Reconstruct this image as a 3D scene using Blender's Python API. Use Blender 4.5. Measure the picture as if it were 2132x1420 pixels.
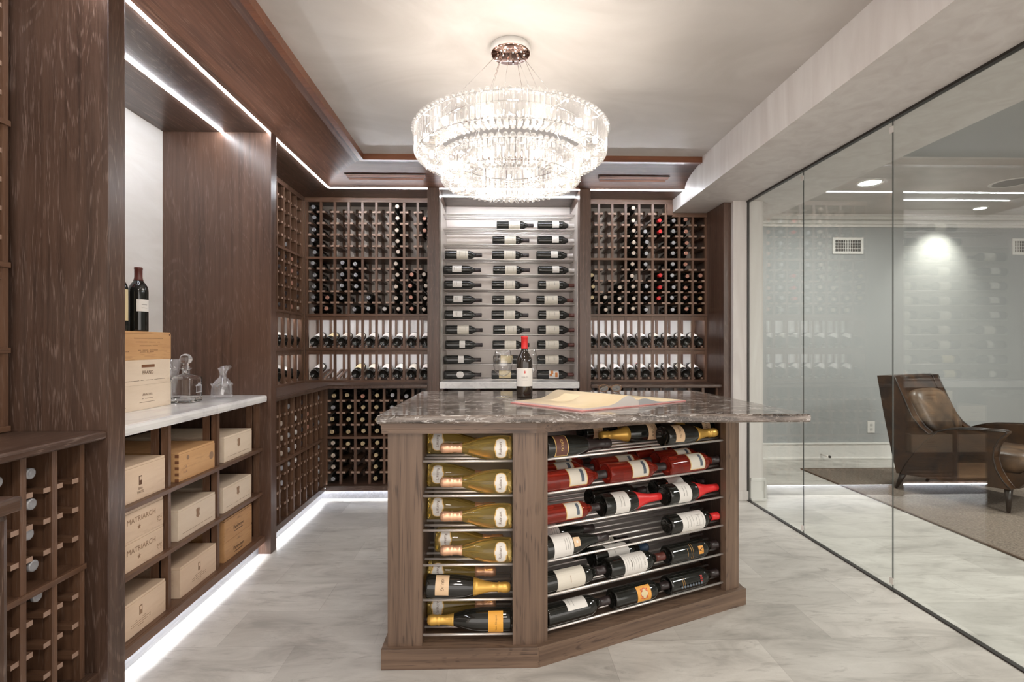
import bpy, bmesh, math, random
from mathutils import Vector, Matrix
for o in list(bpy.data.objects): bpy.data.objects.remove(o)
SC = bpy.context.scene
COL = SC.collection
PI = math.pi
# ------------------------------------------------------------------ camera
F, CX, CY, H = 1080.0, 1062.8, 718.0, 1.18
TH = math.atan(27.8/F); CT, ST = math.cos(TH), math.sin(TH)
cam = bpy.data.cameras.new('camera'); camo = bpy.data.objects.new('camera', cam); COL.objects.link(camo)
camo.location = (0, 0, H); camo.rotation_euler = (PI/2, 0, -TH)
cam.sensor_width = 36; cam.lens = F/2132*36; cam.shift_x = (1066-CX)/2132; cam.shift_y = (CY-710)/2132
cam.clip_start = 0.05
SC.camera = camo
SC.cycles.transparent_max_bounces = 20
# ------------------------------------------------------------------ world and exposure
SC.view_settings.view_transform = 'Standard'; SC.view_settings.look = 'None'
SC.view_settings.gamma = 1; SC.view_settings.use_curve_mapping = False
SC.view_settings.exposure = 1.06
W = bpy.data.worlds.new('world'); SC.world = W; W.use_nodes = True
W.node_tree.nodes['Background'].inputs[0].default_value = (1.0, 0.935, 0.875, 1)
W.node_tree.nodes['Background'].inputs[1].default_value = 1.15
LED_S, LED_FLOOR, LED_DISP, BULB_S = 42.0, 30.0, 24.0, 76.0

def area(name, loc, rot, sx, sy, power, col=(1, .94, .86)):
    l = bpy.data.lights.new(name, 'AREA'); l.shape = 'RECTANGLE'; l.size = sx; l.size_y = sy; l.energy = power; l.color = col
    o = bpy.data.objects.new(name, l); COL.objects.link(o); o.location = loc; o.rotation_euler = rot
    return o
# unseen fill lights added at the cellar ceiling, then lamps of the sitting room
area('ceiling_lamp_or_fill', (0.2, -0.35, 2.48), (0, 0, 0), 0.5, 0.5, 14)  # added general fill behind the camera
area('ceiling_lamp_or_fill', (0.1, 1.2, 2.49), (0, 0, 0), 0.16, 0.16, 3)  # added weak fill over the cellar, out of view
area('ceiling_lamp_or_fill', (3.052, 4.173, 2.495), (0, 0, 0), 0.16, 0.16, 16, (1, .97, .92))
area('ceiling_lamp_or_fill', (4.6, 3.3, 2.495), (0, 0, 0), 0.3, 0.3, 22, (1, .97, .92))
area('ceiling_lamp_or_fill', (3.6, 1.2, 2.25), (0, 0, 0), 0.4, 0.4, 30, (1, .97, .92))

def kx(px):
    u = (px-CX)/F; t = ST/CT
    return (u+t)/(1-u*t)
def Yx(px, X): return X/kx(px)

# ------------------------------------------------------------------ helpers
class MB:
    def __init__(s, M=None): s.bm = bmesh.new(); s.M = M; s.mi = 0
    def _v(s, p): return s.bm.verts.new(s.M(*p) if s.M else p)
    def face(s, pts):
        try:
            f = s.bm.faces.new([s._v(p) for p in pts]); f.material_index = s.mi; return f
        except ValueError: return None
    def box(s, a, b, c, d, e, f, bev=0.0):
        P = [(x, y, z) for x in (a, b) for y in (c, d) for z in (e, f)]
        v = [s._v(p) for p in P]
        fs = [s.bm.faces.new([v[i] for i in q]) for q in ((0,1,3,2),(4,6,7,5),(0,4,5,1),(2,3,7,6),(0,2,6,4),(1,5,7,3))]
        for q in fs: q.material_index = s.mi
        if bev:
            es = list({e_ for q in fs for e_ in q.edges})
            r = bmesh.ops.bevel(s.bm, geom=es, offset=bev, segments=2, affect='EDGES', profile=0.6)
            for q in r['faces']: q.material_index = s.mi
    def prism(s, poly, z0, z1, bev=0.0):
        a = [s._v((x, y, z0)) for x, y in poly]; b = [s._v((x, y, z1)) for x, y in poly]; n = len(poly)
        fs = [s.bm.faces.new(a[::-1]), s.bm.faces.new(b)]
        for i in range(n): fs.append(s.bm.faces.new([a[i], a[(i+1) % n], b[(i+1) % n], b[i]]))
        for q in fs: q.material_index = s.mi
        if bev:
            es = list({e_ for q in fs[:2] for e_ in q.edges})
            r = bmesh.ops.bevel(s.bm, geom=es, offset=bev, segments=3, affect='EDGES', profile=0.5)
            for q in r['faces']: q.material_index = s.mi
    def obox(s, c, ax, ay, az, hx, hy, hz):
        c = Vector(c); ax, ay, az = Vector(ax)*hx, Vector(ay)*hy, Vector(az)*hz
        v = [s._v(tuple(c+i*ax+j*ay+k*az)) for i in (-1, 1) for j in (-1, 1) for k in (-1, 1)]
        for q in ((0,1,3,2),(4,6,7,5),(0,4,5,1),(2,3,7,6),(0,2,6,4),(1,5,7,3)):
            f = s.bm.faces.new([v[i] for i in q]); f.material_index = s.mi
    def tube(s, pts, r, n=8, closed=False, cap=True):
        pts = [Vector(p) for p in pts]; m = len(pts); rings = []
        rr = r if isinstance(r, (list, tuple)) else [r]*m
        up = None
        for i, p in enumerate(pts):
            a = pts[(i-1) % m] if (closed or i > 0) else p
            b = pts[(i+1) % m] if (closed or i < m-1) else p
            t = (b-a).normalized()
            if up is None:
                up = Vector((0, 0, 1)) if abs(t.z) < .9 else Vector((1, 0, 0))
            u = t.cross(up).normalized(); w = u.cross(t).normalized(); up = w
            rings.append([s._v(tuple(p+rr[i]*(u*math.cos(2*PI*j/n)+w*math.sin(2*PI*j/n)))) for j in range(n)])
        for i in range(m if closed else m-1):
            A, B = rings[i], rings[(i+1) % m]
            for j in range(n):
                f = s.bm.faces.new([A[j], A[(j+1) % n], B[(j+1) % n], B[j]]); f.material_index = s.mi; f.smooth = True
        if cap and not closed:
            for q in (rings[0][::-1], rings[-1]):
                f = s.bm.faces.new(q); f.material_index = s.mi
    def lathe(s, prof, n=24, T=None, a0=0, a1=2*PI, smooth=True, sq=None):
        full = abs(a1-a0-2*PI) < 1e-6; m = n if full else n+1; rings = []
        for r, z in prof:
            ring = []
            if r < 1e-6:
                p = Vector((0, 0, z)); ring = [s._v(tuple(T @ p if T else p))]
            else:
                for j in range(m):
                    a = a0+(a1-a0)*j/n; p = Vector((r*math.cos(a), r*math.sin(a), z))
                    if sq: p.x *= sq[0]; p.y *= sq[1]
                    ring.append(s._v(tuple(T @ p if T else p)))
            rings.append(ring)
        for A, B in zip(rings, rings[1:]):
            for j in range(n if full else n):
                j2 = (j+1) % m if full else j+1
                if len(A) == 1 and len(B) == 1: continue
                if len(A) == 1: q = [A[0], B[j2], B[j]]
                elif len(B) == 1: q = [A[j], A[j2], B[0]]
                else: q = [A[j], A[j2], B[j2], B[j]]
                f = s.bm.faces.new(q); f.material_index = s.mi; f.smooth = smooth
    def text(s, txt, size, mp, align='CENTER'):
        vs, fs = text2d(txt, size, align)
        v = [s._v(tuple(mp(x, y))) for x, y in vs]
        for q in fs:
            try: f = s.bm.faces.new([v[i] for i in q]); f.material_index = s.mi
            except ValueError: pass
    def mesh(s, name, mats, recalc=True):
        if recalc: bmesh.ops.recalc_face_normals(s.bm, faces=s.bm.faces[:])
        me = bpy.data.meshes.new(name); s.bm.to_mesh(me); s.bm.free()
        for m in (mats if isinstance(mats, (list, tuple)) else [mats]): me.materials.append(m)
        return me
    def build(s, name, mats, parent=None, recalc=True):
        off = Vector((0, 0, 0)); p = parent
        while p is not None: off += p.location; p = p.parent
        if off.length > 0:
            for v in s.bm.verts: v.co -= off
        me = s.mesh(name, mats, recalc)
        o = bpy.data.objects.new(name, me); COL.objects.link(o); o.parent = parent
        return o

_tc = {}
def text2d(txt, size, align='CENTER'):
    key = (txt, align)
    if key not in _tc:
        cu = bpy.data.curves.new('lettering', 'FONT'); cu.body = txt; cu.size = 1; cu.align_x = align; cu.resolution_u = 2
        ob = bpy.data.objects.new('lettering', cu); COL.objects.link(ob)
        me = bpy.data.meshes.new_from_object(ob.evaluated_get(bpy.context.evaluated_depsgraph_get()))
        bm = bmesh.new(); bm.from_mesh(me); bmesh.ops.remove_doubles(bm, verts=bm.verts, dist=1e-4); bm.verts.index_update()
        _tc[key] = ([(v.co.x, v.co.y) for v in bm.verts], [[v.index for v in f.verts] for f in bm.faces])
        bm.free(); bpy.data.meshes.remove(me); bpy.data.objects.remove(ob); bpy.data.curves.remove(cu)
    vs, fs = _tc[key]
    return [(x*size, y*size) for x, y in vs], fs

def tag(o, label, cat, group=None):
    o['label'] = label; o['category'] = cat
    if group: o['group'] = group
    return o
def struct(o): o['kind'] = 'structure'; return o
def thing(name, label, cat, loc=(0, 0, 0), group=None):
    o = bpy.data.objects.new(name, None); COL.objects.link(o); o.location = loc; o.empty_display_size = .05
    return tag(o, label, cat, group)
def copy_tree(o, parent=None):
    c = o.copy(); COL.objects.link(c); c.parent = parent
    for ch in list(o.children): copy_tree(ch, c)
    return c
def orient(o, loc, d, u):
    d = Vector(d).normalized(); u = Vector(u); x = (u-d*u.dot(d)).normalized(); y = d.cross(x)
    M = Matrix((x, y, d)).transposed()
    o.location = loc; o.rotation_euler = M.to_euler()

# ------------------------------------------------------------------ materials
def newmat(name):
    m = bpy.data.materials.new(name); m.use_nodes = True; nt = m.node_tree
    return m, nt, nt.nodes['Principled BSDF']
def setp(b, **k):
    for a, v in k.items():
        a = {'col': 'Base Color', 'rough': 'Roughness', 'metal': 'Metallic', 'trans': 'Transmission Weight', 'ior': 'IOR',
             'spec': 'Specular IOR Level', 'coat': 'Coat Weight', 'crough': 'Coat Roughness', 'em': 'Emission Color', 'ems': 'Emission Strength', 'sheen': 'Sheen Weight'}[a]
        b.inputs[a].default_value = (*v, 1) if isinstance(v, tuple) else v
def plain(name, col, rough=.5, **k):
    m, nt, b = newmat(name); setp(b, col=col, rough=rough, **k); return m
def N(nt, t, **k):
    n = nt.nodes.new(t)
    for a, v in k.items():
        if a in n.inputs: n.inputs[a].default_value = v
        else: setattr(n, a, v)
    return n
def ramp(nt, fac, stops):
    r = nt.nodes.new('ShaderNodeValToRGB'); e = r.color_ramp.elements
    while len(e) < len(stops): e.new(.5)
    for i, (p, c) in enumerate(stops):
        e[i].position = p; e[i].color = (*c, 1) if isinstance(c, tuple) else (c, c, c, 1)
    nt.links.new(fac, r.inputs[0]); return r.outputs[0]
def mixc(nt, f, a, b, mode='MIX'):
    m = nt.nodes.new('ShaderNodeMix'); m.data_type = 'RGBA'; m.blend_type = mode
    for sock, v in ((m.inputs[0], f), (m.inputs[6], a), (m.inputs[7], b)):
        if hasattr(v, 'links'): nt.links.new(v, sock)
        else: sock.default_value = (*v, 1) if isinstance(v, tuple) else v
    return m.outputs[2]
def coords(nt, scale, rot=(0, 0, 0), loc=(0, 0, 0)):
    tc = N(nt, 'ShaderNodeTexCoord'); mp = N(nt, 'ShaderNodeMapping')
    mp.inputs['Scale'].default_value = scale; mp.inputs['Rotation'].default_value = rot; mp.inputs['Location'].default_value = loc
    nt.links.new(tc.outputs['Object'], mp.inputs[0]); return mp.outputs[0]
def noise(nt, vec, scale, detail=4, dist=0, rough=.55):
    n = N(nt, 'ShaderNodeTexNoise'); n.inputs['Scale'].default_value = scale; n.inputs['Detail'].default_value = detail
    n.inputs['Distortion'].default_value = dist; n.inputs['Roughness'].default_value = rough
    nt.links.new(vec, n.inputs['Vector']); return n.outputs['Fac']
def bump(nt, b, h, st=.2, dist=.002):
    n = N(nt, 'ShaderNodeBump'); n.inputs['Strength'].default_value = st; n.inputs['Distance'].default_value = dist
    nt.links.new(h, n.inputs['Height']); nt.links.new(n.outputs[0], b.inputs['Normal'])
def wood(name, dark, mid, pore, axis='Z', rough=.33, pf=.5, cross=1.0, yaw=0.0, pal=16, pcr=430, coat=.15):
    m, nt, b = newmat(name)
    def cd(along, ac, loc=(0, 0, 0)):
        sc = tuple(along if a == axis else ac*cross for a in 'XYZ')
        tc = N(nt, 'ShaderNodeTexCoord'); src = tc.outputs['Object']
        if yaw:
            r = N(nt, 'ShaderNodeMapping'); r.inputs['Rotation'].default_value = (0, 0, yaw); nt.links.new(src, r.inputs[0]); src = r.outputs[0]
        mp = N(nt, 'ShaderNodeMapping'); mp.inputs['Scale'].default_value = sc; mp.inputs['Location'].default_value = loc
        nt.links.new(src, mp.inputs[0]); return mp.outputs[0]
    g = noise(nt, cd(1.6, 60), 1.0, 5, .4)
    big = noise(nt, cd(.75, 3.6), 1.0, 2, .6)
    mu = N(nt, 'ShaderNodeMath', operation='MULTIPLY'); nt.links.new(big, mu.inputs[0]); mu.inputs[1].default_value = 150
    si = N(nt, 'ShaderNodeMath', operation='SINE'); nt.links.new(mu.outputs[0], si.inputs[0])
    rings = ramp(nt, si.outputs[0], [(.35, 0.0), (.95, 1.0)])
    pr = noise(nt, cd(pal, pcr), 1.0, 2, .2)
    patch = noise(nt, cd(1.1, 2.2, (5, 3, 1)), 1.3, 3)
    base = mixc(nt, ramp(nt, g, [(.3, 0.0), (.7, 1.0)]), dark, mid)
    base = mixc(nt, ramp(nt, patch, [(.35, 0.0), (.7, .45)]), base, tuple(x*1.25 for x in mid))
    p1 = ramp(nt, pr, [(.50, 0.0), (.62, 1.0)])
    mm = N(nt, 'ShaderNodeMath', operation='MULTIPLY_ADD'); nt.links.new(rings, mm.inputs[0]); mm.inputs[1].default_value = .8; mm.inputs[2].default_value = .12
    m2 = N(nt, 'ShaderNodeMath', operation='MULTIPLY'); nt.links.new(mm.outputs[0], m2.inputs[0]); nt.links.new(p1, m2.inputs[1])
    m3 = N(nt, 'ShaderNodeMath', operation='MULTIPLY'); nt.links.new(m2.outputs[0], m3.inputs[0]); m3.inputs[1].default_value = pf
    c = mixc(nt, m3.outputs[0], base, pore)
    nt.links.new(c, b.inputs['Base Color']); setp(b, rough=rough, coat=coat, crough=.25)
    bump(nt, b, p1, .10, .001)
    return m
WD = dict(dark=(.034, .018, .012), mid=(.100, .056, .038), pore=(.27, .19, .155), pf=.62)
panel_z = wood('dark_oak_smooth_panel', dark=(.042, .021, .014), mid=(.115, .062, .041), pore=(.23, .155, .125), axis='Z', pf=.4)
wood_z = wood('dark_oak_upright', axis='Z', **WD); wood_x = wood('dark_oak_across', axis='X', **WD); wood_y = wood('dark_oak_along', axis='Y', **WD)
WR = dict(dark=(.070, .033, .019), mid=(.165, .086, .050), pore=(.24, .16, .12))
rack_z = wood('rack_wood_upright', axis='Z', rough=.4, **WR); rack_x = wood('rack_wood_across', axis='X', rough=.4, **WR); rack_y = wood('rack_wood_along', axis='Y', rough=.4, **WR)
toe_y = wood('toe_wood_led_tint', (.12, .12, .13), (.21, .21, .23), (.36, .36, .38), 'Y', .4)  # dark toe wood with the cool LED light put into a paler grey
peg_w = plain('rail_end_wood', (.36, .24, .18), .5)
WC = dict(dark=(.040, .017, .010), mid=(.125, .054, .031), pore=(.20, .115, .075), pal=8, pcr=300)
crown_x = wood('crown_wood_across', axis='X', rough=.48, coat=.0, pf=.5, **WC); crown_y = wood('crown_wood_along', axis='Y', rough=.42, coat=.05, pf=.5, **WC)
trim_r = wood('crown_edge_wood', (.11, .038, .018), (.21, .078, .036), (.1, .03, .01), 'X', .3, .3)
WI = dict(dark=(.080, .047, .031), mid=(.196, .126, .085), pore=(.045, .026, .019))
isl_z = wood('island_wood_upright', axis='Z', rough=.42, pf=.85, pal=5, pcr=260, **WI); isl_x = wood('island_wood_across', axis='X', rough=.42, pf=.85, pal=5, pcr=260, **WI); isl_e = wood('island_wood_angled', axis='X', rough=.42, pf=.85, pal=5, pcr=260, yaw=-math.radians(24.1), **WI)
WP = dict(rough=.55, pf=.25)
pine = wood('pale_pine', (.62, .44, .30), (.74, .57, .42), (.45, .28, .14), 'Y', cross=.25, **WP)
pine2 = wood('cream_pine', (.68, .54, .40), (.78, .65, .51), (.55, .4, .25), 'Y', cross=.25, **WP)
cedar = wood('orange_cedar', (.50, .26, .11), (.64, .38, .18), (.3, .13, .05), 'Y', cross=.3, **WP)
cedar2 = wood('amber_cedar', (.38, .19, .075), (.55, .31, .14), (.22, .1, .04), 'Y', cross=.3, **WP)
ink = plain('brown_print', (.13, .06, .03), .6); ink_d = plain('dark_print', (.04, .025, .02), .6); slot = plain('joint_brown', (.22, .09, .04), .6)
ink_f = plain('faint_print', (.33, .2, .12), .6)

def plaster(name, a, b_, scale=1.6, rough=.45, bs=.05, sc=(1, 1, 1)):
    m, nt, b = newmat(name)
    n = noise(nt, coords(nt, sc), scale, 5, 1.2)
    nt.links.new(mixc(nt, ramp(nt, n, [(.35, 0.0), (.68, 1.0)]), a, b_), b.inputs['Base Color']); setp(b, rough=rough)
    bump(nt, b, n, bs, .01); return m
ceil_m = plaster('polished_plaster_ceiling', (.50, .465, .435), (.61, .575, .545), 1.4, .42, .08, (1, 1.6, 1))
beam_m = plaster('polished_plaster_beam', (.60, .555, .53), (.70, .665, .64), 2.0, .45, .04, (4, 4, .6))
wall_m = plaster('warm_plaster_wall', (.74, .66, .59), (.82, .75, .69), 1.5, .5)
gray_m = plaster('grey_paint', (.35, .358, .358), (.37, .378, .378), 1.0, .6, .01)
white_m = plain('white_trim_paint', (.72, .70, .67), .4)
lit_m = plain('white_display_back', (.78, .77, .76), .45)
# tiles
def tiles():
    m, nt, b = newmat('grey_stone_tile')
    v = coords(nt, (1, 1, 1), loc=(.18, .09, 0))
    br = N(nt, 'ShaderNodeTexBrick'); nt.links.new(v, br.inputs['Vector'])
    for k_, x in (('Scale', 1), ('Brick Width', .61), ('Row Height', .268), ('Mortar Size', .0016), ('Mortar Smooth', .3), ('Bias', 0)): br.inputs[k_].default_value = x
    br.inputs['Color1'].default_value = (.38, .355, .32, 1); br.inputs['Color2'].default_value = (.66, .625, .575, 1); br.inputs['Mortar'].default_value = (.34, .31, .28, 1)
    br.offset = .5
    n1 = noise(nt, coords(nt, (1.2, 3.0, 1)), 2.2, 7, .9, .62)
    n2 = noise(nt, coords(nt, (2, 9, 1)), 2.0, 6, 1.6, .7)
    n3 = noise(nt, coords(nt, (60, 60, 1)), 2.0, 2)
    c = mixc(nt, .50, br.outputs['Color'], ramp(nt, n1, [(.34, (.27, .25, .23)), (.47, (.50, .47, .435)), (.56, (.60, .57, .53)), (.70, (.74, .71, .665))]))
    c = mixc(nt, ramp(nt, n2, [(.55, 0.0), (.68, .55)]), c, (.27, .245, .22))
    c = mixc(nt, ramp(nt, n3, [(.55, 0.0), (.8, .25)]), c, (.40, .38, .36))
    nt.links.new(c, b.inputs['Base Color']); setp(b, rough=.34)
    bump(nt, b, br.outputs['Fac'], -.15, .001)
    return m
tile_m = tiles()
def marble():
    m, nt, b = newmat('white_marble')
    n = noise(nt, coords(nt, (1, .5, 1.6), rot=(.4, .3, .2)), 2.6, 6, 2.2)
    c = ramp(nt, n, [(.40, (.82, .81, .80)), (.49, (.70, .69, .69)), (.52, (.80, .79, .78)), (.7, (.86, .85, .84))])
    nt.links.new(c, b.inputs['Base Color']); setp(b, rough=.12); return m
marble_m = marble()
def granite():
    m, nt, b = newmat('dark_veined_granite')
    st = noise(nt, coords(nt, (1.1, 8, 8), rot=(0, 0, .06)), 3.0, 8, 1.1, .68)
    fine = noise(nt, coords(nt, (60, 60, 60)), 1.5, 5, 1.0, .7)
    vein = noise(nt, coords(nt, (3.2, 5, 14), rot=(.5, .2, .5)), 2.4, 7, 2.6, .65)
    c = ramp(nt, st, [(.34, (.03, .023, .019)), (.48, (.10, .078, .064)), (.58, (.21, .17, .145)), (.70, (.50, .45, .41))])
    c = mixc(nt, ramp(nt, fine, [(.52, 0.0), (.64, .75)]), c, (.26, .22, .19))
    c = mixc(nt, ramp(nt, vein, [(.565, 0.0), (.60, .9), (.635, 0.0)]), c, (.68, .64, .61))
    c = mixc(nt, ramp(nt, vein, [(.66, 0.0), (.72, .8)]), c, (.6, .56, .53))
    nt.links.new(c, b.inputs['Base Color']); setp(b, rough=.09); return m
granite_m = granite()
steel = plain('brushed_steel', (.86, .81, .77), .34, metal=.7)
steel_d = plain('steel_backing', (.66, .60, .56), .38, metal=.35)
greige = plain('greige_panel', (.36, .32, .30), .35, metal=.2)
chrome = plain('bronze_chrome', (.55, .36, .30), .06, metal=1.0)
bright_chrome = plain('chrome', (.85, .85, .86), .08, metal=1.0)
black_m = plain('black_channel', (.02, .015, .012), .4)
def emis(name, col, s):
    m, nt, b = newmat(name); setp(b, col=(0.0, 0.0, 0.0), em=col, ems=s); return m
led_m = emis('cool_white_led', (.90, .94, 1.0), LED_S)
ledb_m = emis('bay_white_led', (.93, .96, 1.0), 12.0)
ledf_m = emis('floor_white_led', (.93, .96, 1.0), LED_FLOOR)
ledd_m = emis('display_white_led', (.95, .97, 1.0), LED_DISP)
bulb_m = emis('warm_bulb', (1.0, .92, .82), BULB_S)
lamp_m = emis('downlight_lens', (1.0, .97, .92), 6.0)
def thin(name, tint, base=.04, gain=.96, dif=0.0, difc=(.9, .9, .9), rough=0.0):
    m = bpy.data.materials.new(name); m.use_nodes = True; nt = m.node_tree; nt.nodes.clear()
    out = N(nt, 'ShaderNodeOutputMaterial'); lw = N(nt, 'ShaderNodeLayerWeight'); lw.inputs[0].default_value = .5
    p = N(nt, 'ShaderNodeMath', operation='POWER'); nt.links.new(lw.outputs['Facing'], p.inputs[0]); p.inputs[1].default_value = 4
    a = N(nt, 'ShaderNodeMath', operation='MULTIPLY_ADD'); nt.links.new(p.outputs[0], a.inputs[0]); a.inputs[1].default_value = gain; a.inputs[2].default_value = base
    t = N(nt, 'ShaderNodeBsdfTransparent'); t.inputs[0].default_value = (*tint, 1)
    g = N(nt, 'ShaderNodeBsdfGlossy'); g.inputs['Roughness'].default_value = rough; g.inputs[0].default_value = (1, 1, 1, 1)
    mx = N(nt, 'ShaderNodeMixShader'); nt.links.new(a.outputs[0], mx.inputs[0]); nt.links.new(t.outputs[0], mx.inputs[1]); nt.links.new(g.outputs[0], mx.inputs[2])
    res = mx
    if dif:
        d = N(nt, 'ShaderNodeBsdfDiffuse'); d.inputs[0].default_value = (*difc, 1)
        d2 = N(nt, 'ShaderNodeBsdfTranslucent'); d2.inputs[0].default_value = (*difc, 1)
        dm = N(nt, 'ShaderNodeMixShader'); dm.inputs[0].default_value = .5; nt.links.new(d.outputs[0], dm.inputs[1]); nt.links.new(d2.outputs[0], dm.inputs[2])
        m2 = N(nt, 'ShaderNodeMixShader'); m2.inputs[0].default_value = dif; nt.links.new(mx.outputs[0], m2.inputs[1]); nt.links.new(dm.outputs[0], m2.inputs[2]); res = m2
    nt.links.new(res.outputs[0], out.inputs[0]); return m
pane_m = thin('green_tinted_glass', (.925, .95, .94), .06, .93)
pane_edge = plain('glass_edge', (.07, .075, .07), .2)
crystal_m = thin('cut_crystal', (.985, .98, .975), .30, .68, .055, (.95, .95, .95), .02)
goblet_m = thin('clear_goblet_glass', (.98, .98, .98), .055, .93)
milky_m = thin('clear_blown_glass', (.965, .965, .97), .09, .88, .07, (.9, .9, .92))
glass_m = plain('clear_crystal_glass', (1.0, 1.0, 1.0), 0.0, trans=1.0, ior=1.45)
def botglass(name, col, dcol, f, rough=.04):
    m, nt, b = newmat(name); setp(b, col=dcol, rough=rough, trans=f, ior=1.4); 
    return m
dark_glass = plain('dark_bottle_glass', (.012, .012, .010), .06, spec=.7)
green_glass = plain('green_bottle_glass', (.04, .22, .02), .08, spec=.6)
gold_glass = botglass('golden_wine_glass', None, (.86, .66, .22), .88)
rose_glass = botglass('rose_wine_glass', None, (.62, .07, .04), .80)
foil = {
    'silver': plain('silver_foil', (.40, .40, .42), .4, metal=.5), 'beige': plain('beige_foil', (.60, .50, .42), .4, metal=.3),
    'copper': plain('copper_foil', (.52, .26, .19), .4, metal=.3), 'red': plain('red_foil', (.70, .03, .03), .35),
    'gold': plain('gold_foil', (.52, .41, .24), .4, metal=.4), 'dark': plain('dark_foil', (.03, .02, .02), .35, spec=.6),
    'brown': plain('red_brown_foil', (.11, .03, .022), .35), 'white': plain('pale_foil', (.60, .56, .54), .4),
    'yellow': plain('yellow_gold_foil', (.72, .42, .09), .32, metal=.45), 'rose': plain('rose_gold_foil', (.85, .50, .32), .3, metal=.6),
    'blue': plain('navy_foil', (.03, .06, .11), .35), 'cork': plain('natural_cork', (.55, .38, .22), .8)}
foil_side = plain('dark_side_foil', (.05, .04, .038), .35)  # dark foil of the capsule sides behind the coloured end discs
paper = plain('cream_label_paper', (.70, .65, .56), .6); paper_w = plain('white_label_paper', (.76, .73, .69), .6)
paper_g = plain('pale_gold_paper', (.70, .58, .34), .6); paper_o = plain('orange_label_paper', (.86, .42, .06), .5)
paper_k = plain('peach_label_paper', (.78, .55, .34), .5); paper_p = plain('plum_label_paper', (.13, .055, .04), .4)
gold_ink = plain('gold_ink', (.6, .33, .1), .4, metal=.3); red_ink = plain('red_ink', (.6, .05, .04), .5); blue_ink = plain('slate_print', (.09, .11, .14), .5); grey_ink = plain('grey_print', (.25, .23, .21), .6)
edge_gold = plain('gold_border', (.72, .47, .17), .5)

# ------------------------------------------------------------------ room shell
ZC, ZS, ZB = 2.51, 2.378, 2.272       # ceiling, soffit, beam underside
XW, YW = -1.888, 4.53                 # left and back walls
def slab(name, a, mats, k=True):
    mb = MB(); mb.box(*a); o = mb.build(name, mats); struct(o); return o
slab('floor', (-2.0, 7.2, -2.2, 5.6, -.1, 0), tile_m)
slab('ceiling', (-2.0, 1.46, -2.2, 4.6, ZC, ZC+.1), ceil_m)
slab('ceiling', (1.46, 7.2, 2.95, 5.6, ZC, ZC+.1), ceil_m)
slab('wall_left', (XW-.1, XW, -2.2, 4.6, 0, ZC), wall_m)
slab('wall_back', (XW-.1, 1.9, YW, YW+.1, 0, ZC), wall_m)
slab('trim_3', (1.45, 2.35, -2.2, 4.53, ZB, ZC+.05), beam_m)
slab('trim_4', (2.35, 7.2, -2.2, 2.95, ZB, ZC+.05), gray_m)
slab('wall_stub', (1.792, 2.02, 3.89, 5.3, 0, ZB), beam_m)
slab('wall_far', (2.0, 7.2, 5.27, 5.37, 0, ZC), gray_m)
slab('wall_right', (7.1, 7.2, -2.2, 5.4, 0, ZC), gray_m)
# white marble wall slab in the alcove
slab('wall_alcove', (XW, XW+.012, 1.80, 2.97, .86, ZS), plaster('cream_marble_slab', (.70, .66, .62), (.78, .75, .72), 2.2, .3, .0, (1, .8, 3)))
# far room mouldings
mb = MB(); mb.box(2.02, 7.1, 5.252, 5.27, 0, .155, .003); mb.box(2.02, 7.1, 5.245, 5.27, .155, .172, .004); mb.box(2.02, 7.1, 5.235, 5.27, 0, .022, .004)
struct(mb.build('baseboard_far', white_m))
mb = MB(); mb.box(1.79, 1.902, 3.878, 3.89, 0, .072, .003); struct(mb.build('baseboard_stub', beam_m))
mb = MB(); mb.box(1.918, 2.02, 3.874, 3.89, 0, .15, .002); mb.box(1.918, 2.03, 3.868, 3.89, .15, .172, .003); mb.box(1.918, 2.032, 3.862, 3.89, 0, .02, .003)
mb.box(2.02, 2.036, 3.87, 5.25, 0, .15); struct(mb.build('baseboard_right', white_m))
mb = MB()
for (d, z0, z1) in ((.02, 2.395, 2.42), (.045, 2.42, 2.445), (.03, 2.445, 2.46), (.075, 2.46, 2.49), (.095, 2.49, 2.51)):
    mb.box(2.02, 7.1, 5.27-d, 5.27, z0, z1)
struct(mb.build('trim_5', white_m))
# glass partition: three panes in a dark channel
XG = 1.904
for i, (a, b_) in enumerate(((3.177, 3.886), (2.449, 3.175), (0.9, 2.447))):
    mb = MB(); mb.box(XG-.003, XG+.003, a, b_, .004, ZB-.002)
    for f in mb.bm.faces:
        n = f.calc_center_median()
        if abs(n.y-a) < 1e-4 or abs(n.y-b_) < 1e-4: f.material_index = 1
    struct(mb.build('window_%d' % (i+1), [pane_m, pane_edge]))
mb = MB(); mb.box(XG-.012, XG+.012, .5, 3.89, 0, .006); mb.box(XG-.012, XG+.012, .5, 3.89, ZB-.012, ZB); mb.box(XG-.008, XG+.008, 3.882, 3.89, 0, ZB)
struct(mb.build('trim_6', black_m))
mb = MB()
for y in (3.176, 2.448):
    for z in (.03, 2.2): mb.box(XG-.009, XG-.006, y-.012, y+.012, z, z+.03)
struct(mb.build('trim_7', steel))
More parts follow.
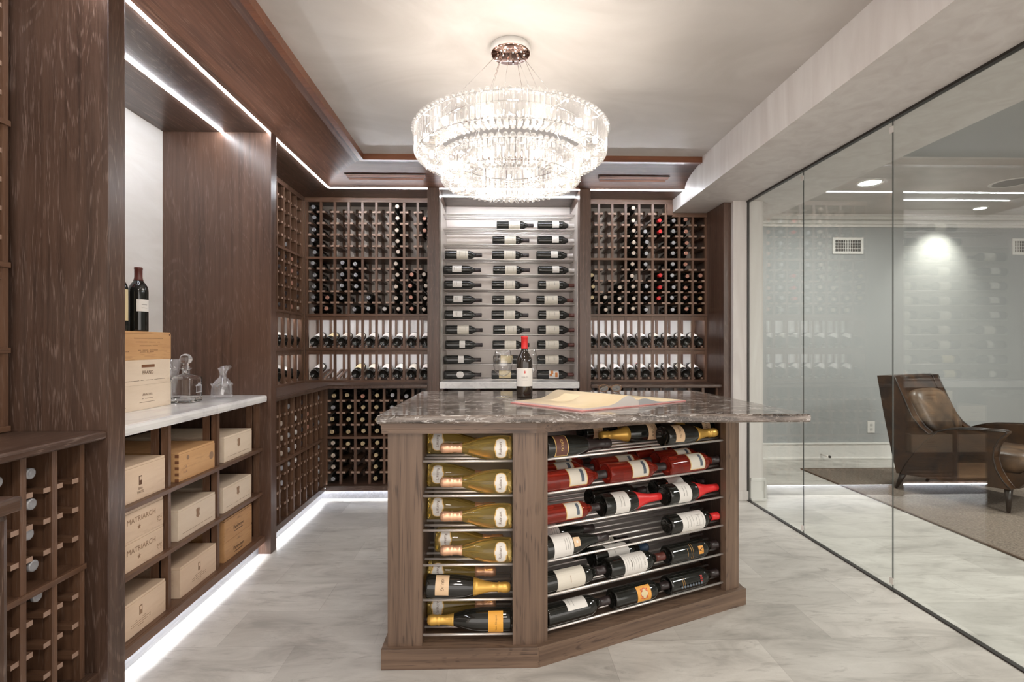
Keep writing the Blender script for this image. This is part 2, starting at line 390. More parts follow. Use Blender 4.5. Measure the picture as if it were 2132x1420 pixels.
# soffit boards and crown cove
mb = MB(); mb.box(XW, -1.287, -.8, 4.53, ZS, ZC-.005); mb.mi = 1; mb.box(-1.287, 1.45, 3.985, 4.53, ZS, ZC-.005)
struct(mb.build('trim_2', [wood_y, wood_x]))
prof = [(0, ZS)]
for i in range(1, 13):
    t = i/12*PI/2*.93; prof.append((.31*(1-math.cos(t))/(1-math.cos(PI/2*.93)), ZS+.098*math.sin(t)/math.sin(PI/2*.93)))
prof += [(.312, ZS+.090), (.345, ZS+.090), (.345, ZC), (-.02, ZC), (-.02, ZS)]
mb = MB()
xl, yl = -1.275, 3.975
path = [(lambda u: (xl+u, -.8)), (lambda u: (xl+u, yl-u)), (lambda u: (1.45, yl-u))]
rings = [[mb._v((*p(u), z)) for u, z in prof] for p in path]
for s_, (A, B) in enumerate(zip(rings, rings[1:])):
    for j in range(len(prof)):
        f = mb.bm.faces.new([A[j], A[(j+1) % len(prof)], B[(j+1) % len(prof)], B[j]])
        f.material_index = 2 if 12 <= j <= 14 else s_
        f.smooth = j < 11
mb.bm.faces.new(rings[0]); mb.bm.faces.new(rings[-1][::-1])
struct(mb.build('trim_1', [crown_y, crown_x, trim_r]))
# slotted air grilles in the crown
def covez(u):
    for (a, za), (b_, zb) in zip(prof[:13], prof[1:14]):
        if a <= u <= b_: return za+(zb-za)*(u-a)/max(b_-a, 1e-6)
    return ZS
dark_gap = plain('grille_shadow_gap', (.006, .004, .003), .6)
for nm, x0, x1 in (('left', -1.13, -.53), ('right', .76, 1.30)):
    t = thing('air_grille', 'slotted wooden air grille in the crown moulding %s of the chandelier' % nm, 'grille', ((x0+x1)/2, 3.9, 2.42), 'crown grilles')
    def strip(u0, u1, off, mat, name, xa, xb):
        mb = MB(); z0, z1 = covez(u0), covez(u1); nv = Vector((0, -(z1-z0), -(u1-u0))).normalized()
        if nv.z > 0: nv = -nv
        a = Vector((0, yl-u0, z0)); b_ = Vector((0, yl-u1, z1)); c = (a+b_)/2+nv*off
        mb.obox(((xa+xb)/2, c.y, c.z), (1, 0, 0), (b_-a).normalized(), nv, (xb-xa)/2, (b_-a).length/2, .0015)
        mb.build(name, mat, t)
    strip(.103, .108, .0030, dark_gap, 'slot', x0, x1); strip(.072, .1025, .0035, trim_r, 'slat', x0+.008, x1-.006)
    strip(.066, .0705, .0030, dark_gap, 'slot', x0+.012, x1-.014); strip(.046, .0655, .0035, trim_r, 'slat', x0+.018, x1-.020)
# LED strips
def led(name, label, a, mat, grp=None):
    mb = MB(); mb.box(*a); return tag(mb.build(name, mat), label, 'light', grp)
led('led_strip', 'long glowing white light line along the left soffit edge', (-1.2885, -1.277, .0, 3.975, ZS-.006, ZS+.001), led_m)
led('led_strip', 'glowing white light line along the back soffit edge under the crown', (-1.277, 1.449, 3.976, 3.9865, ZS-.006, ZS+.001), led_m)
led('led_strip', 'short glowing light line recessed over the marble counter alcove', (-1.551, -1.541, 1.815, 2.958, ZS-.005, ZS+.001), led_m)
led('led_strip', 'glowing light line above the steel bottle rods, behind the chandelier', (-.438, .632, 4.19, 4.20, ZS-.005, ZS+.001), ledb_m)
led('led_strip', 'bright light line under the toe of the left cabinets', (-1.334, -1.322, 1.815, 2.958, .084, .0875), ledf_m)
led('led_strip', 'bright light line under the toe of the left corner bottle rack', (-1.334, -1.322, 3.036, 3.99, .084, .0875), ledf_m)
led('led_strip', 'bright light line under the toe of the back bottle rack', (-1.32, 1.70, 3.986, 3.998, .084, .0875), ledf_m)
led('led_strip', 'bright light line under the toe of the nearest left bottle rack', (-1.334, -1.322, .4, 1.73, .084, .0875), ledf_m)
# toe kicks
mb = MB(); mb.box(-1.37, -1.345, .4, 1.734, 0, .088); mb.box(-1.37, -1.345, 1.813, 2.96, 0, .088); mb.box(-1.37, -1.345, 3.034, 4.03, 0, .088)
struct(mb.build('baseboard_left', toe_y))
mb = MB(); mb.box(-1.345, 1.72, 4.01, 4.035, 0, .088); struct(mb.build('baseboard_back', toe_y))

# ------------------------------------------------------------------ tall columns
def column(name, label, a, cat='panel', mat=None):
    mb = MB(); mb.box(*a, bev=.0015); return tag(mb.build(name, mat or panel_z), label, cat)
column('tall_side_panel', 'tall dark oak side panel nearest the camera at left', (XW, -1.275, 1.735, 1.812, 0, ZS), mat=wood_z)
column('tall_side_panel', 'tall dark oak side panel beyond the decanters', (XW, -1.275, 2.960, 3.033, 0, ZS))
column('pilaster', 'dark oak pilaster left of the steel bottle rods', (-.531, -.440, 3.965, YW, 0, ZS), 'pilaster')
column('pilaster', 'dark oak pilaster right of the steel bottle rods', (.634, .720, 3.965, YW, 0, ZS), 'pilaster')
column('tall_side_panel', 'dark oak end panel beside the glass partition', (1.735, 1.79, 3.93, YW, 0, ZB-.001))

# ------------------------------------------------------------------ bottles
PB = [(0, .02), (.022, .010), (.031, .001), (.034, 0), (.0372, .004), (.0375, .01), (.0375, .185), (.0368, .198), (.0335, .212), (.027, .224), (.019, .236), (.0155, .248), (.0145, .256), (.0145, .290), (.0155, .291), (.0155, .299), (.0135, .3), (0, .3)]
PG = [(0, .025), (.028, .012), (.038, .001), (.041, 0), (.0425, .006), (.0430, .02), (.0425, .11), (.040, .14), (.035, .165), (.028, .19), (.021, .215), (.0165, .24), (.0148, .27), (.0148, .30), (0, .30)]   # champagne / burgundy
PR = [(0, .025), (.028, .012), (.040, .001), (.044, 0), (.0465, .008), (.0470, .03), (.0465, .07), (.043, .10), (.036, .13), (.027, .158), (.020, .18), (.0165, .20), (.0155, .22), (.0150, .26), (0, .26)]   # squat
PV = [(0, .02), (.022, .010), (.031, .001), (.034, 0), (.0372, .004), (.0375, .01), (.0375, .165), (.0362, .181), (.0315, .197), (.0245, .210), (.0185, .221), (.0155, .232), (.0146, .242), (.0145, .290), (.0155, .291), (.0155, .299), (.0135, .3), (0, .3)]
def capsule_prof(prof, z0, ex=.0008, champ=False):
    zt = prof[-1][1]; out = []
    for (r, z) in prof:
        if z >= z0 and r > .001: out.append((r+ex, z))
    pr = None
    for (a, b_) in zip(prof, prof[1:]):
        if a[1] < z0 <= b_[1]: pr = a[0]+(b_[0]-a[0])*(z0-a[1])/(b_[1]-a[1])
    out = [(pr, z0-.0003), (pr+ex, z0)]+out
    if champ:
        out = [q for q in out if q[1] < zt-.045]+[(.0160, zt-.042), (.0195, zt-.036), (.0175, zt-.030), (.0185, zt-.022), (.0195, zt-.008), (.017, zt+.004), (.010, zt+.008), (0, zt+.009)]
    else:
        out += [(.012, zt+.0012), (.0105, zt+.0004), (0, zt+.0004)]
    return out
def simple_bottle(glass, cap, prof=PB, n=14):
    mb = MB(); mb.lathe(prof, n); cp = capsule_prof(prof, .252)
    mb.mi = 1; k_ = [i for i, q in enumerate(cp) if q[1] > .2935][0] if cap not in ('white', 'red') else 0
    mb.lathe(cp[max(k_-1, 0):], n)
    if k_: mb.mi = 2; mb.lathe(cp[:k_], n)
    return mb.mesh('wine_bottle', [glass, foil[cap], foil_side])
def rat(prof, z):
    for (a, b_) in zip(prof, prof[1:]):
        if a[1] <= z <= b_[1] and b_[1] > a[1]: return a[0]+(b_[0]-a[0])*(z-a[1])/(b_[1]-a[1])
    return prof[5][0]
def label_on(root, prof, z0, z1, half, mat, a0=0.0, text=(), inkm=None, border=None, name='label', marks=None, shape=None):
    """curved paper label on the bottle side, centred on angle a0 (local +X)"""
    def wrap(e):
        def mp(x, y):
            r = rat(prof, min(max(y, z0), z1)) + e
            a = a0 + x/rat(prof, (z0+z1)/2)
            return Vector((r*math.cos(a), r*math.sin(a), y))
        return mp
    R = rat(prof, (z0+z1)/2); mb = MB()
    nz = 8; na = 12; w = half*R; f = wrap(.0007)
    def grid(m, xa, xb, ya, yb):
        for i in range(na):
            for j in range(nz if shape else 3):
                nn = nz if shape else 3
                ys = [ya+(yb-ya)*(j+q)/nn for q in (0, 1)]
                q = []
                for (ii, jj) in ((i, 0), (i+1, 0), (i+1, 1), (i, 1)):
                    y = ys[jj]; k_ = 1.0
                    if shape == 'oval':
                        v = (y-(ya+yb)/2)/((yb-ya)/2); k_ = max(.0, 1-abs(v)**2.6)**.45
                        if abs(v) > .999: k_ = .12
                    x = (xa+(xb-xa)*ii/na)*k_
                    q.append(tuple(m(x, y)))
                ff = mb.face(q)
                if ff: ff.smooth = True
    if border is not None:
        mb.mi = 1; grid(wrap(.0004), -w-.003, w+.003, z0-.0035, z1+.0035); mb.mi = 0
    grid(f, -w, w, z0, z1)
    lb = mb.build(name, [mat, border] if border is not None else mat, root)
    if text or marks:
        tb = MB(); g = wrap(.0012)
        for (tx, size, y) in text: tb.text(tx, size, lambda x, yy: g(x, y+yy))
        for (xa, xb, ya, yb) in (marks or ()):
            n_ = 4
            for i in range(n_):
                x_ = xa+(xb-xa)*i/n_; x2 = xa+(xb-xa)*(i+1)/n_
                tb.face([tuple(g(x_, ya)), tuple(g(x2, ya)), tuple(g(x2, yb)), tuple(g(x_, yb))])
        tb.build('lettering', inkm or ink_d, lb, recalc=False)
    return lb
def full_bottle(name, label, prof=PB, glass=dark_glass, cap='dark', capz=.248, champ=False, n=28, cat='bottle', group=None):
    t = thing(name, label, cat, group=group)
    mb = MB(); mb.lathe(prof, n); mb.build('bottle_body', glass, t)
    mb = MB(); mb.lathe(capsule_prof(prof, capz, champ=champ), n); mb.build('foil_capsule', foil[cap], t)
    return t
ORD = ['first', 'second', 'third', 'fourth', 'fifth', 'sixth', 'seventh', 'eighth', 'ninth', 'tenth', 'eleventh', 'twelfth']

# ------------------------------------------------------------------ wine racks
PITCHZ = .0922
def MBACK(y0): return lambda s, d, z: (s, y0+d, z)
def MLEFT(x0): return lambda s, d, z: (x0-d, s, z)
def rack(label, M, posts, tiers, shelves, zr, depth, wz, ws, wd, solid=False, tilt=None, header=None, loc=(0, 0, 0), ends=None):
    """posts: s positions; tiers: (z_shelf_top, rows) pegged; tilt: z list of display tiers"""
    t = thing('wine_rack', label, 'rack', loc)
    s0, s1 = (min(posts), max(posts)) if ends is None else ends
    for s in posts:
        mb = MB(M); mb.box(s-.0095, s+.0095, 0, .022, zr[0], zr[1])
        mb.box(s-.0095, s+.0095, depth-.03, depth-.008, zr[0], zr[1])
        if solid:
            mb.box(s-.005, s+.005, .021, depth-.029, zr[0] if zr[0] < .5 else 1.425, zr[1])
        nface = len(mb.bm.faces)
        for z0, rows in tiers:
            for j in range(1, rows):
                zc = z0+.0375+j*PITCHZ-.0395
                mb.box(max(s-.034, s0-.002), min(s+.034, s1+.002), .004, depth-.012, zc-.008, zc+.007)
        for zt in (tilt or ()):
            for sg in (-1, 1):
                a = s+sg*.022
                if a < s0-.01 or a > s1+.01: continue
                P = [(a-.008, .03, zt+.003), (a+.008, .03, zt+.003), (a+.008, .27, zt+.065), (a-.008, .27, zt+.065)]
                Q = [(x, y, z+.014) for x, y, z in P]
                v = [mb._v(p) for p in P+Q]
                for q in ((3,2,1,0),(4,5,6,7),(0,1,5,4),(1,2,6,5),(2,3,7,6),(3,0,4,7)): mb.bm.faces.new([v[i] for i in q])
        nrm = Vector(M(0, -1, 0))-Vector(M(0, 0, 0))
        bmesh.ops.recalc_face_normals(mb.bm, faces=mb.bm.faces[:])
        for i, f in enumerate(mb.bm.faces):   # front ends of the rails are pale end grain
            if i >= nface: f.material_index = 2 if f.normal.dot(nrm) > .9 and f.calc_area() < .0015 else 1
        mb.build('divider', [wz, wd, peg_w], t)
    for z in shelves:
        mb = MB(M); mb.box(s0-.012, s1+.012, -.006, depth-.004, z-.009, z+.009, .0015); mb.build('shelf', ws, t)
    for (z0, z1) in (header or ()):
        mb = MB(M); mb.box(s0, s1, .004, .014, z0, z1); mb.build('header_board', ws, t)
    return t

# back left / right upper
bl = [-1.543+.112*i for i in range(9)]+[-.539]
br = [.726+.1115*i for i in range(9)]+[1.727]
UP_T = [(1.895, 5), (1.434, 5)]
SH = [1.886, 1.425, 1.146, .884]
HD = [(1.381, 1.416), (1.102, 1.137)]
r1 = rack('wide wooden bottle rack left of the steel rods on the back wall', MBACK(4.25), bl, UP_T, SH, (.877, 2.345), .28, rack_z, rack_x, rack_y, tilt=(1.155, .893), header=HD, loc=(-1.05, 4.4, .88))
mb = MB(); mb.box(-1.56, -.531, 4.246, 4.27, 2.34, ZS-.001, .001); mb.build('top_rail', rack_x, r1)
mb = MB(); mb.box(-1.60, -1.553, 4.235, 4.27, .877, 2.34, .001); mb.build('corner_post', rack_z, r1)
r2 = rack('wide wooden bottle rack right of the steel rods on the back wall', MBACK(4.25), br, [(1.895, 5), (1.434, 5)], SH, (.877, 2.345), .28, rack_z, rack_x, rack_y, tilt=(1.155, .893), header=HD, loc=(1.2, 4.4, .88))
for ch in list(r2.children):   # the three columns under the beam stop lower
    if ch.name.startswith('divider'):
        x = sum(v.co.x for v in ch.data.vertices)/len(ch.data.vertices)+r2.location.x
        if x > 1.44:
            for o in [ch]+list(ch.children):
                for v in o.data.vertices:
                    if v.co.z+r2.location.z > 2.26: v.co.z = 2.262-r2.location.z
mb = MB(); mb.box(.72, 1.448, 4.246, 4.27, 2.34, ZS-.001, .001); mb.build('top_rail', rack_x, r2)
mb = MB(); mb.box(1.40, 1.448, 4.24, 4.275, 2.25, 2.34, .001); mb.box(1.448, 1.735, 4.246, 4.27, 2.235, 2.27, .001); mb.build('filler_block', rack_x, r2)
for nm, x0, x1, r in (('left', -1.56, -.531, r1), ('right', .72, 1.735, r2)):
    mb = MB(); mb.box(x0, x1, 4.515, 4.529, .877, 1.416); mb.build('display_back', lit_m, r)
    for z in (1.41, 1.131):
        led('led_strip', 'hidden white strip lighting the %s display row %s of the steel rods' % ('upper' if z > 1.2 else 'lower', nm), (x0+.01, x1-.01, 4.268, 4.276, z, z+.004), ledd_m)
# left upper (corner run)
lu = [4.208-.1175*i for i in range(10)]
r3 = rack('dark bottle rack in the left corner beyond the second side panel', MLEFT(-1.565), lu[::-1], UP_T, SH, (.877, 2.345), .31, rack_z, rack_y, rack_x, solid=True, tilt=(1.155, .893), header=HD, loc=(-1.72, 3.7, .88))
mb = MB(); mb.box(-1.587, -1.561, 3.034, 4.246, 2.34, ZS-.001, .001); mb.build('top_rail', rack_y, r3)
mb = MB(); mb.box(-1.60, -1.561, 4.215, 4.236, .877, 2.34); mb.build('corner_post', rack_z, r3)
mb = MB(); mb.box(XW+.001, XW+.012, 3.034, 4.235, 1.43, 2.345); mb.build('back_panel', rack_z, r3)
mb = MB(); mb.box(XW+.001, XW+.012, 3.034, 4.25, .877, 1.416); mb.build('display_back', lit_m, r3)
for z in (1.41, 1.131): led('led_strip', 'hidden white strip lighting the %s display row of the corner rack' % ('upper' if z > 1.2 else 'lower'), (-1.594, -1.586, 3.05, 4.2, z, z+.004), ledd_m)
# lower racks
LT = [(.474, 4), (.106, 4)]
lbk = [-1.316+.1108*i for i in range(19)]
lbk = [x for x in lbk if x < -.55]+[-.545]
r4 = rack('low bottle rack on the back wall below the wooden ledge', MBACK(4.03), lbk, LT, [.465], (.10, .846), .30, rack_z, rack_x, rack_y, loc=(-.95, 4.1, .1))
mb = MB(); mb.box(-1.34, -.533, 4.345, 4.36, .10, .846); mb.build('back_panel', wood_x, r4)
mb = MB(); mb.box(-1.30, -.533, 3.985, 4.345, .088, .106, .001); mb.box(-1.305, -.533, 3.972, 3.984, .069, .1055); mb.build('bottom_shelf', wood_x, r4)
brl = [.73+.1108*i for i in range(10)]
r4b = rack('low bottle rack at right behind the island, under the wooden ledge', MBACK(4.03), brl, LT, [.465], (.10, .846), .30, rack_z, rack_x, rack_y, loc=(1.2, 4.1, .1))
mb = MB(); mb.box(.722, 1.733, 4.345, 4.36, .10, .846); mb.build('back_panel', wood_x, r4b)
mb = MB(); mb.box(.722, 1.733, 3.972, 4.345, .088, .106, .001); mb.build('bottom_shelf', wood_x, r4b)
t = thing('crate_cabinet', 'dark open cabinet with crates under the marble sill behind the island', 'cabinet', (.1, 4.2, .1))
for z in (.106, .33, .575):
    mb = MB(); mb.box(-.438, .632, 4.0, 4.40, z-.018, z); mb.build('shelf', wood_x, t)
for x in (-.425, -.147, .187, .605):
    mb = MB(); mb.box(x-.012, x+.012, 3.998, 4.40, .106, .845); mb.build('divider', wood_z, t)
mb = MB(); mb.box(-.438, .632, 4.40, 4.415, .1, .845); mb.build('back_panel', wood_x, t)
mb = MB(); mb.box(.205, .585, 4.012, 4.02, .106, .31)
for i in range(7): mb.box(.215, .575, 4.006, 4.013, .125+.026*i, .138+.026*i)
mb.build('louvre_panel', wood_x, t)
lll = [3.84-.1105*i for i in range(8)]
lll = lll[::-1]+[3.951]
r5 = rack('low bottle rack in the left corner below the ledge', MLEFT(-1.316), lll, LT, [.465], (.10, .846), .30, rack_z, rack_y, rack_x, solid=True, loc=(-1.45, 3.5, .1))
mb = MB(); mb.box(-1.64, -1.625, 3.034, 4.03, .10, .846); mb.build('back_panel', wood_y, r5)
mb = MB(); mb.box(-1.625, -1.307, 3.034, 4.0, .088, .106, .001); mb.box(-1.318, -1.306, 3.034, 3.972, .069, .1055); mb.build('bottom_shelf', wood_y, r5)
mb = MB(); mb.box(-1.35, -1.318, 3.962, 4.028, .106, .846); mb.build('corner_post', rack_z, r5)
# nearest left racks
LN = [(.486, 4), (.118, 4)]
fl = [1.704-.1035*i for i in range(6)][::-1]
r6 = rack('low bottle rack nearest the camera at far left', MLEFT(-1.335), fl, [(.474, 4), (.106, 4)], [.465], (.10, .868), .30, rack_z, rack_y, rack_x, solid=True, loc=(-1.45, 1.45, .1))
mb = MB(); mb.box(-1.66, -1.645, .9, 1.734, .10, .868); mb.build('back_panel', wood_y, r6)
mb = MB(); mb.box(-1.645, -1.318, .9, 1.734, .088, .106, .001); mb.box(-1.318, -1.306, .9, 1.734, .069, .106); mb.build('bottom_shelf', wood_y, r6)
fu = [1.704-.11*i for i in range(4)][::-1]
r7 = rack('tall bottle rack above the ledge at the far left edge', MLEFT(-1.575), fu, UP_T, [1.893, 1.437, 1.162, .91], (.90, 2.345), .30, rack_z, rack_y, rack_x, solid=True, tilt=(1.17, .92), header=[(1.39, 1.428)], loc=(-1.72, 1.5, .9))
mb = MB(); mb.box(XW+.001, XW+.012, 1.2, 1.734, .90, ZS-.002); mb.build('back_panel', wood_y, r7)
mb = MB(); mb.box(-1.595, -1.571, 1.3, 1.734, 2.34, ZS-.001); mb.build('top_rail', rack_y, r7)

# ledges
def ledge(label, poly, z0, z1, mat):
    mb = MB(); mb.prism(poly, z0, z1, bev=.010); return tag(mb.build('wooden_ledge', mat), label, 'ledge')
ledge('polished dark wooden ledge turning the left corner below the upright racks', [(-1.886, 3.034), (-1.281, 3.034), (-1.281, 3.955), (-.532, 3.955), (-.532, 4.528), (-1.886, 4.528)], .848, .8765, wood_y)
ledge('polished dark wooden ledge right of the steel rods, behind the open book', [(.721, 3.955), (1.734, 3.955), (1.734, 4.528), (.721, 4.528)], .848, .8765, wood_x)
ledge('polished dark wooden ledge nearest the camera at far left', [(-1.886, .9), (-1.279, .9), (-1.279, 1.734), (-1.886, 1.734)], .870, .8985, wood_y)
mb = MB(); mb.box(-.439, .633, 3.968, 4.528, .846, .897, .006); tag(mb.build('marble_sill', marble_m), 'white marble sill under the steel bottle rods', 'sill')
# near-left end cabinet
t = thing('end_cabinet', 'dark wooden cabinet end with bullnose top at the lower left corner', 'cabinet', (-1.1, .8, 0))
mb = MB(); mb.box(-1.26, -.958, .3, 1.045, .02, .85, .012); mb.build('cabinet_body', wood_z, t)
mb = MB(); mb.box(-1.275, -.944, .3, 1.06, .85, .88, .008); mb.build('cabinet_top', wood_y, t)

# ------------------------------------------------------------------ bottles in the racks
RB = {}
def rb(glass, cap):
    k = (glass.name, cap)
    if k not in RB: RB[k] = simple_bottle(glass, cap)
    return RB[k]
rnd = random.Random(4)
def put(loc, d, label, group, glass=dark_glass, cap='silver', scale=1.0):
    o = bpy.data.objects.new('wine_bottle', rb(glass, cap)); COL.objects.link(o)
    orient(o, loc, d, (0, 0, 1)); o.scale = (scale, scale, scale*.93)
    return tag(o, label, 'bottle', group)
CN = {'silver': 'silver', 'beige': 'beige', 'copper': 'copper', 'red': 'bright red', 'gold': 'gold', 'dark': 'black', 'white': 'pale', 'cork': 'cork brown'}
TN = ['top tier', 'middle tier']
def fill_back(posts, y0, spec, side, t0s, nrow, cols_from='left', tn=TN):
    for (c, tier, rows, cap) in spec:
        x = (posts[c-1]+posts[c])/2
        for r in rows:
            z = t0s[tier]+.0375+(nrow-r)*PITCHZ
            jx, jz = rnd.uniform(-.004, .004), rnd.uniform(0, .002)
            put((x+jx, y0+.270, z+jz), (rnd.uniform(-.03, .03), -1, rnd.uniform(-.02, .02)), '%s capped bottle, %s column, %s row down, %s %s' % (CN[cap], ORD[c-1], ORD[r-1], tn[tier], side), 'bottles in the racks %s' % side, cap=cap)
A5 = (1, 2, 3, 4, 5)
fill_back(bl, 4.25, [(1, 0, A5, 'silver'), (7, 0, A5, 'beige'), (9, 0, (2, 3), 'copper'),
    (1, 1, A5, 'silver'), (2, 1, (4, 5), 'copper'), (3, 1, (1, 2, 3, 4), 'silver'), (4, 1, (1, 2, 3, 5), 'silver'), (5, 1, (4, 5), 'silver'), (6, 1, (5,), 'white'),
    (7, 1, A5, 'beige'), (8, 1, (2, 3, 4, 5), 'copper'), (9, 1, (2, 3, 4, 5), 'beige')], 'left of steel rods', [1.895, 1.434], 5)
fill_back(br, 4.25, [(4, 0, A5, 'beige'), (5, 0, (3, 4, 5), 'silver'), (6, 0, (2, 3), 'red'), (7, 0, (2, 3, 4, 5), 'silver'), (8, 0, (2, 3, 4, 5), 'copper'),
    (1, 1, (2, 3, 4), 'gold'), (2, 1, (4, 5), 'beige'), (3, 1, (3, 4, 5), 'beige'), (4, 1, A5, 'beige'), (5, 1, (1, 3, 4, 5), 'silver'), (6, 1, (2, 3, 4), 'red'),
    (7, 1, A5, 'silver'), (8, 1, A5, 'copper'), (9, 1, (2, 3), 'copper'), (9, 1, (4, 5), 'cork')], 'right of steel rods', [1.895, 1.434], 5)
A4 = (1, 2, 3, 4)
fill_back(lbk, 4.03, [(1, 0, (1, 3, 4), 'gold'), (1, 0, (2,), 'silver'), (2, 0, A4, 'gold'), (3, 0, (1,), 'copper'), (3, 0, (2, 3, 4), 'gold'), (4, 0, A4, 'gold'), (5, 0, (1, 2), 'silver'), (6, 0, (1,), 'silver'),
    (1, 1, (1, 2, 3), 'beige'), (1, 1, (4,), 'silver'), (2, 1, (1,), 'gold'), (3, 1, (1,), 'gold'), (4, 1, A4, 'gold')], 'below ledge', [.474, .106], 4, tn=['upper tier', 'lower tier'])
def fill_left(posts, x0, spec, side, t0s, nrow, tn=TN):
    """columns counted from the corner towards the camera; posts ascending in Y"""
    n = len(posts)
    for (c, tier, rows, cap, gl) in spec:
        y = (posts[n-c]+posts[n-c-1])/2
        for r in rows:
            z = t0s[tier]+.0375+(nrow-r)*PITCHZ
            nm = 'green glass bottle' if gl is green_glass else '%s capped bottle' % CN[cap]
            put((x0-.288, y+rnd.uniform(-.003, .003), z), (1, rnd.uniform(-.02, .02), 0), '%s %s from corner, %s row down, %s of %s' % (nm, ORD[c-1], ORD[r-1], tn[tier], side), 'bottles in the %s' % side, glass=gl, cap=cap)
DG = dark_glass
lus = lu[::-1]
fill_left(lus+[4.322], -1.565, [(1, 1, A5, 'dark', DG), (2, 1, A4, 'dark', green_glass), (2, 1, (5,), 'beige', DG), (3, 1, (1, 2, 3, 5), 'copper', DG), (4, 1, A5, 'dark', DG), (4, 0, (5,), 'silver', DG), (5, 1, (1, 2, 5), 'dark', DG)],
    'left corner rack', [1.895, 1.434], 5)
fill_left(lll, -1.316, [(1, 0, (1, 3), 'silver', DG), (1, 1, A4, 'silver', DG), (2, 0, (3,), 'dark', DG), (3, 0, (2, 3), 'copper', DG), (4, 0, (1, 2, 3, 4), 'dark', DG), (5, 0, (2, 3, 4), 'white', DG), (5, 1, (1,), 'white', DG),
    (6, 0, (1, 3, 4), 'silver', DG), (7, 0, (2, 3, 4), 'beige', DG), (6, 1, (1,), 'silver', DG), (7, 1, (1, 2), 'silver', DG), (8, 0, A4, 'silver', DG), (8, 1, (1, 2, 3), 'silver', DG)], 'low corner rack', [.474, .106], 4, ['upper tier', 'lower tier'])
def fl_put(px, py, X=-1.335):
    Y = Yx(px, X+.012); d = X*ST+Y*CT; return Y, H-(py-CY)*d/F
for i, (px, py, w) in enumerate([(10, 1005, 'leftmost, top'), (79, 986, 'second column, top'), (81, 1050, 'second column, second down'), (75, 1113, 'second column, third down'), (85, 1178, 'second column, fourth down'), (93, 1241, 'second column, below the mid shelf')]):
    Y, z = fl_put(px, py)
    put((-1.335-.286, Y, z), (1, 0, 0), 'silver capped bottle in nearest low rack, %s' % w, 'bottles in the nearest low rack', cap='silver')
for i, (z, w) in enumerate(((1.60, 'upper of two'), (1.51, 'lower of two'))):
    put((-1.575-.285, 1.648, z-.02), (1, 0, 0), 'pale capped bottle at the far left edge of the picture, %s' % w, 'bottles at the far left edge', cap='copper')

# display rows: base outwards, neck raised towards the wall
disp = {}
def make_disp(key, labm, cap, prof=PB):
    t = full_bottle('display_bottle', 'x', prof, dark_glass, cap, n=18)
    label_on(t, prof, .06, .17, 1.15, labm)
    disp[key] = t; return t
dk = [('cream', paper, 'dark'), ('white', paper_w, 'silver'), ('gold', paper_g, 'dark'), ('pale', paper_w, 'red'), ('grey', paper_w, 'dark')]
protos = {}
def disp_put(key, loc, d, label, group):
    if key not in protos:
        kk = [q for q in dk if q[0] == key][0]; o = make_disp(key, kk[1], kk[2]); protos[key] = o
    else: o = copy_tree(protos[key])
    orient(o, loc, d, (0, 0, 1)); tag(o, label, 'bottle', group)
tl = math.radians(14.5)
seqs = {('left', 0): ['grey', 'gold', 'cream', 'cream', 'grey', 'white', 'grey', 'pale', 'pale'], ('left', 1): ['white', None, None, 'gold', 'cream', 'white', 'grey', 'cream', 'pale'],
        ('right', 0): ['white']*4+['grey', 'cream', 'grey', 'white', 'white'], ('right', 1): ['white']*4+['pale', 'grey', 'grey', 'cream', 'white']}
for side, posts in (('left', bl), ('right', br)):
    for tier, z0 in enumerate((1.155, .893)):
        for c in range(9):
            kq = seqs[(side, tier)][c]
            if not kq: continue
            x = (posts[c]+posts[c+1])/2
            disp_put(kq, (x, 4.262, z0+.050), (0, math.cos(tl), math.sin(tl)), '%s label bottle, base outward, %s column, %s display row %s of steel rods' % (kq, ORD[c], ('upper', 'lower')[tier], side), 'display row bottles')
for c, tier in ((1, 0), (2, 0), (3, 0), (4, 0), (1, 1), (4, 1)):
    y = (lus[-c]+lus[-c-1])/2
    disp_put('white', (-1.577, y, (1.155, .893)[tier]+.050), (-math.cos(tl), 0, math.sin(tl)), 'dark bottle base outward, %s from corner, %s display row of corner rack' % (ORD[c-1], ('upper', 'lower')[tier]), 'display row bottles in the corner')

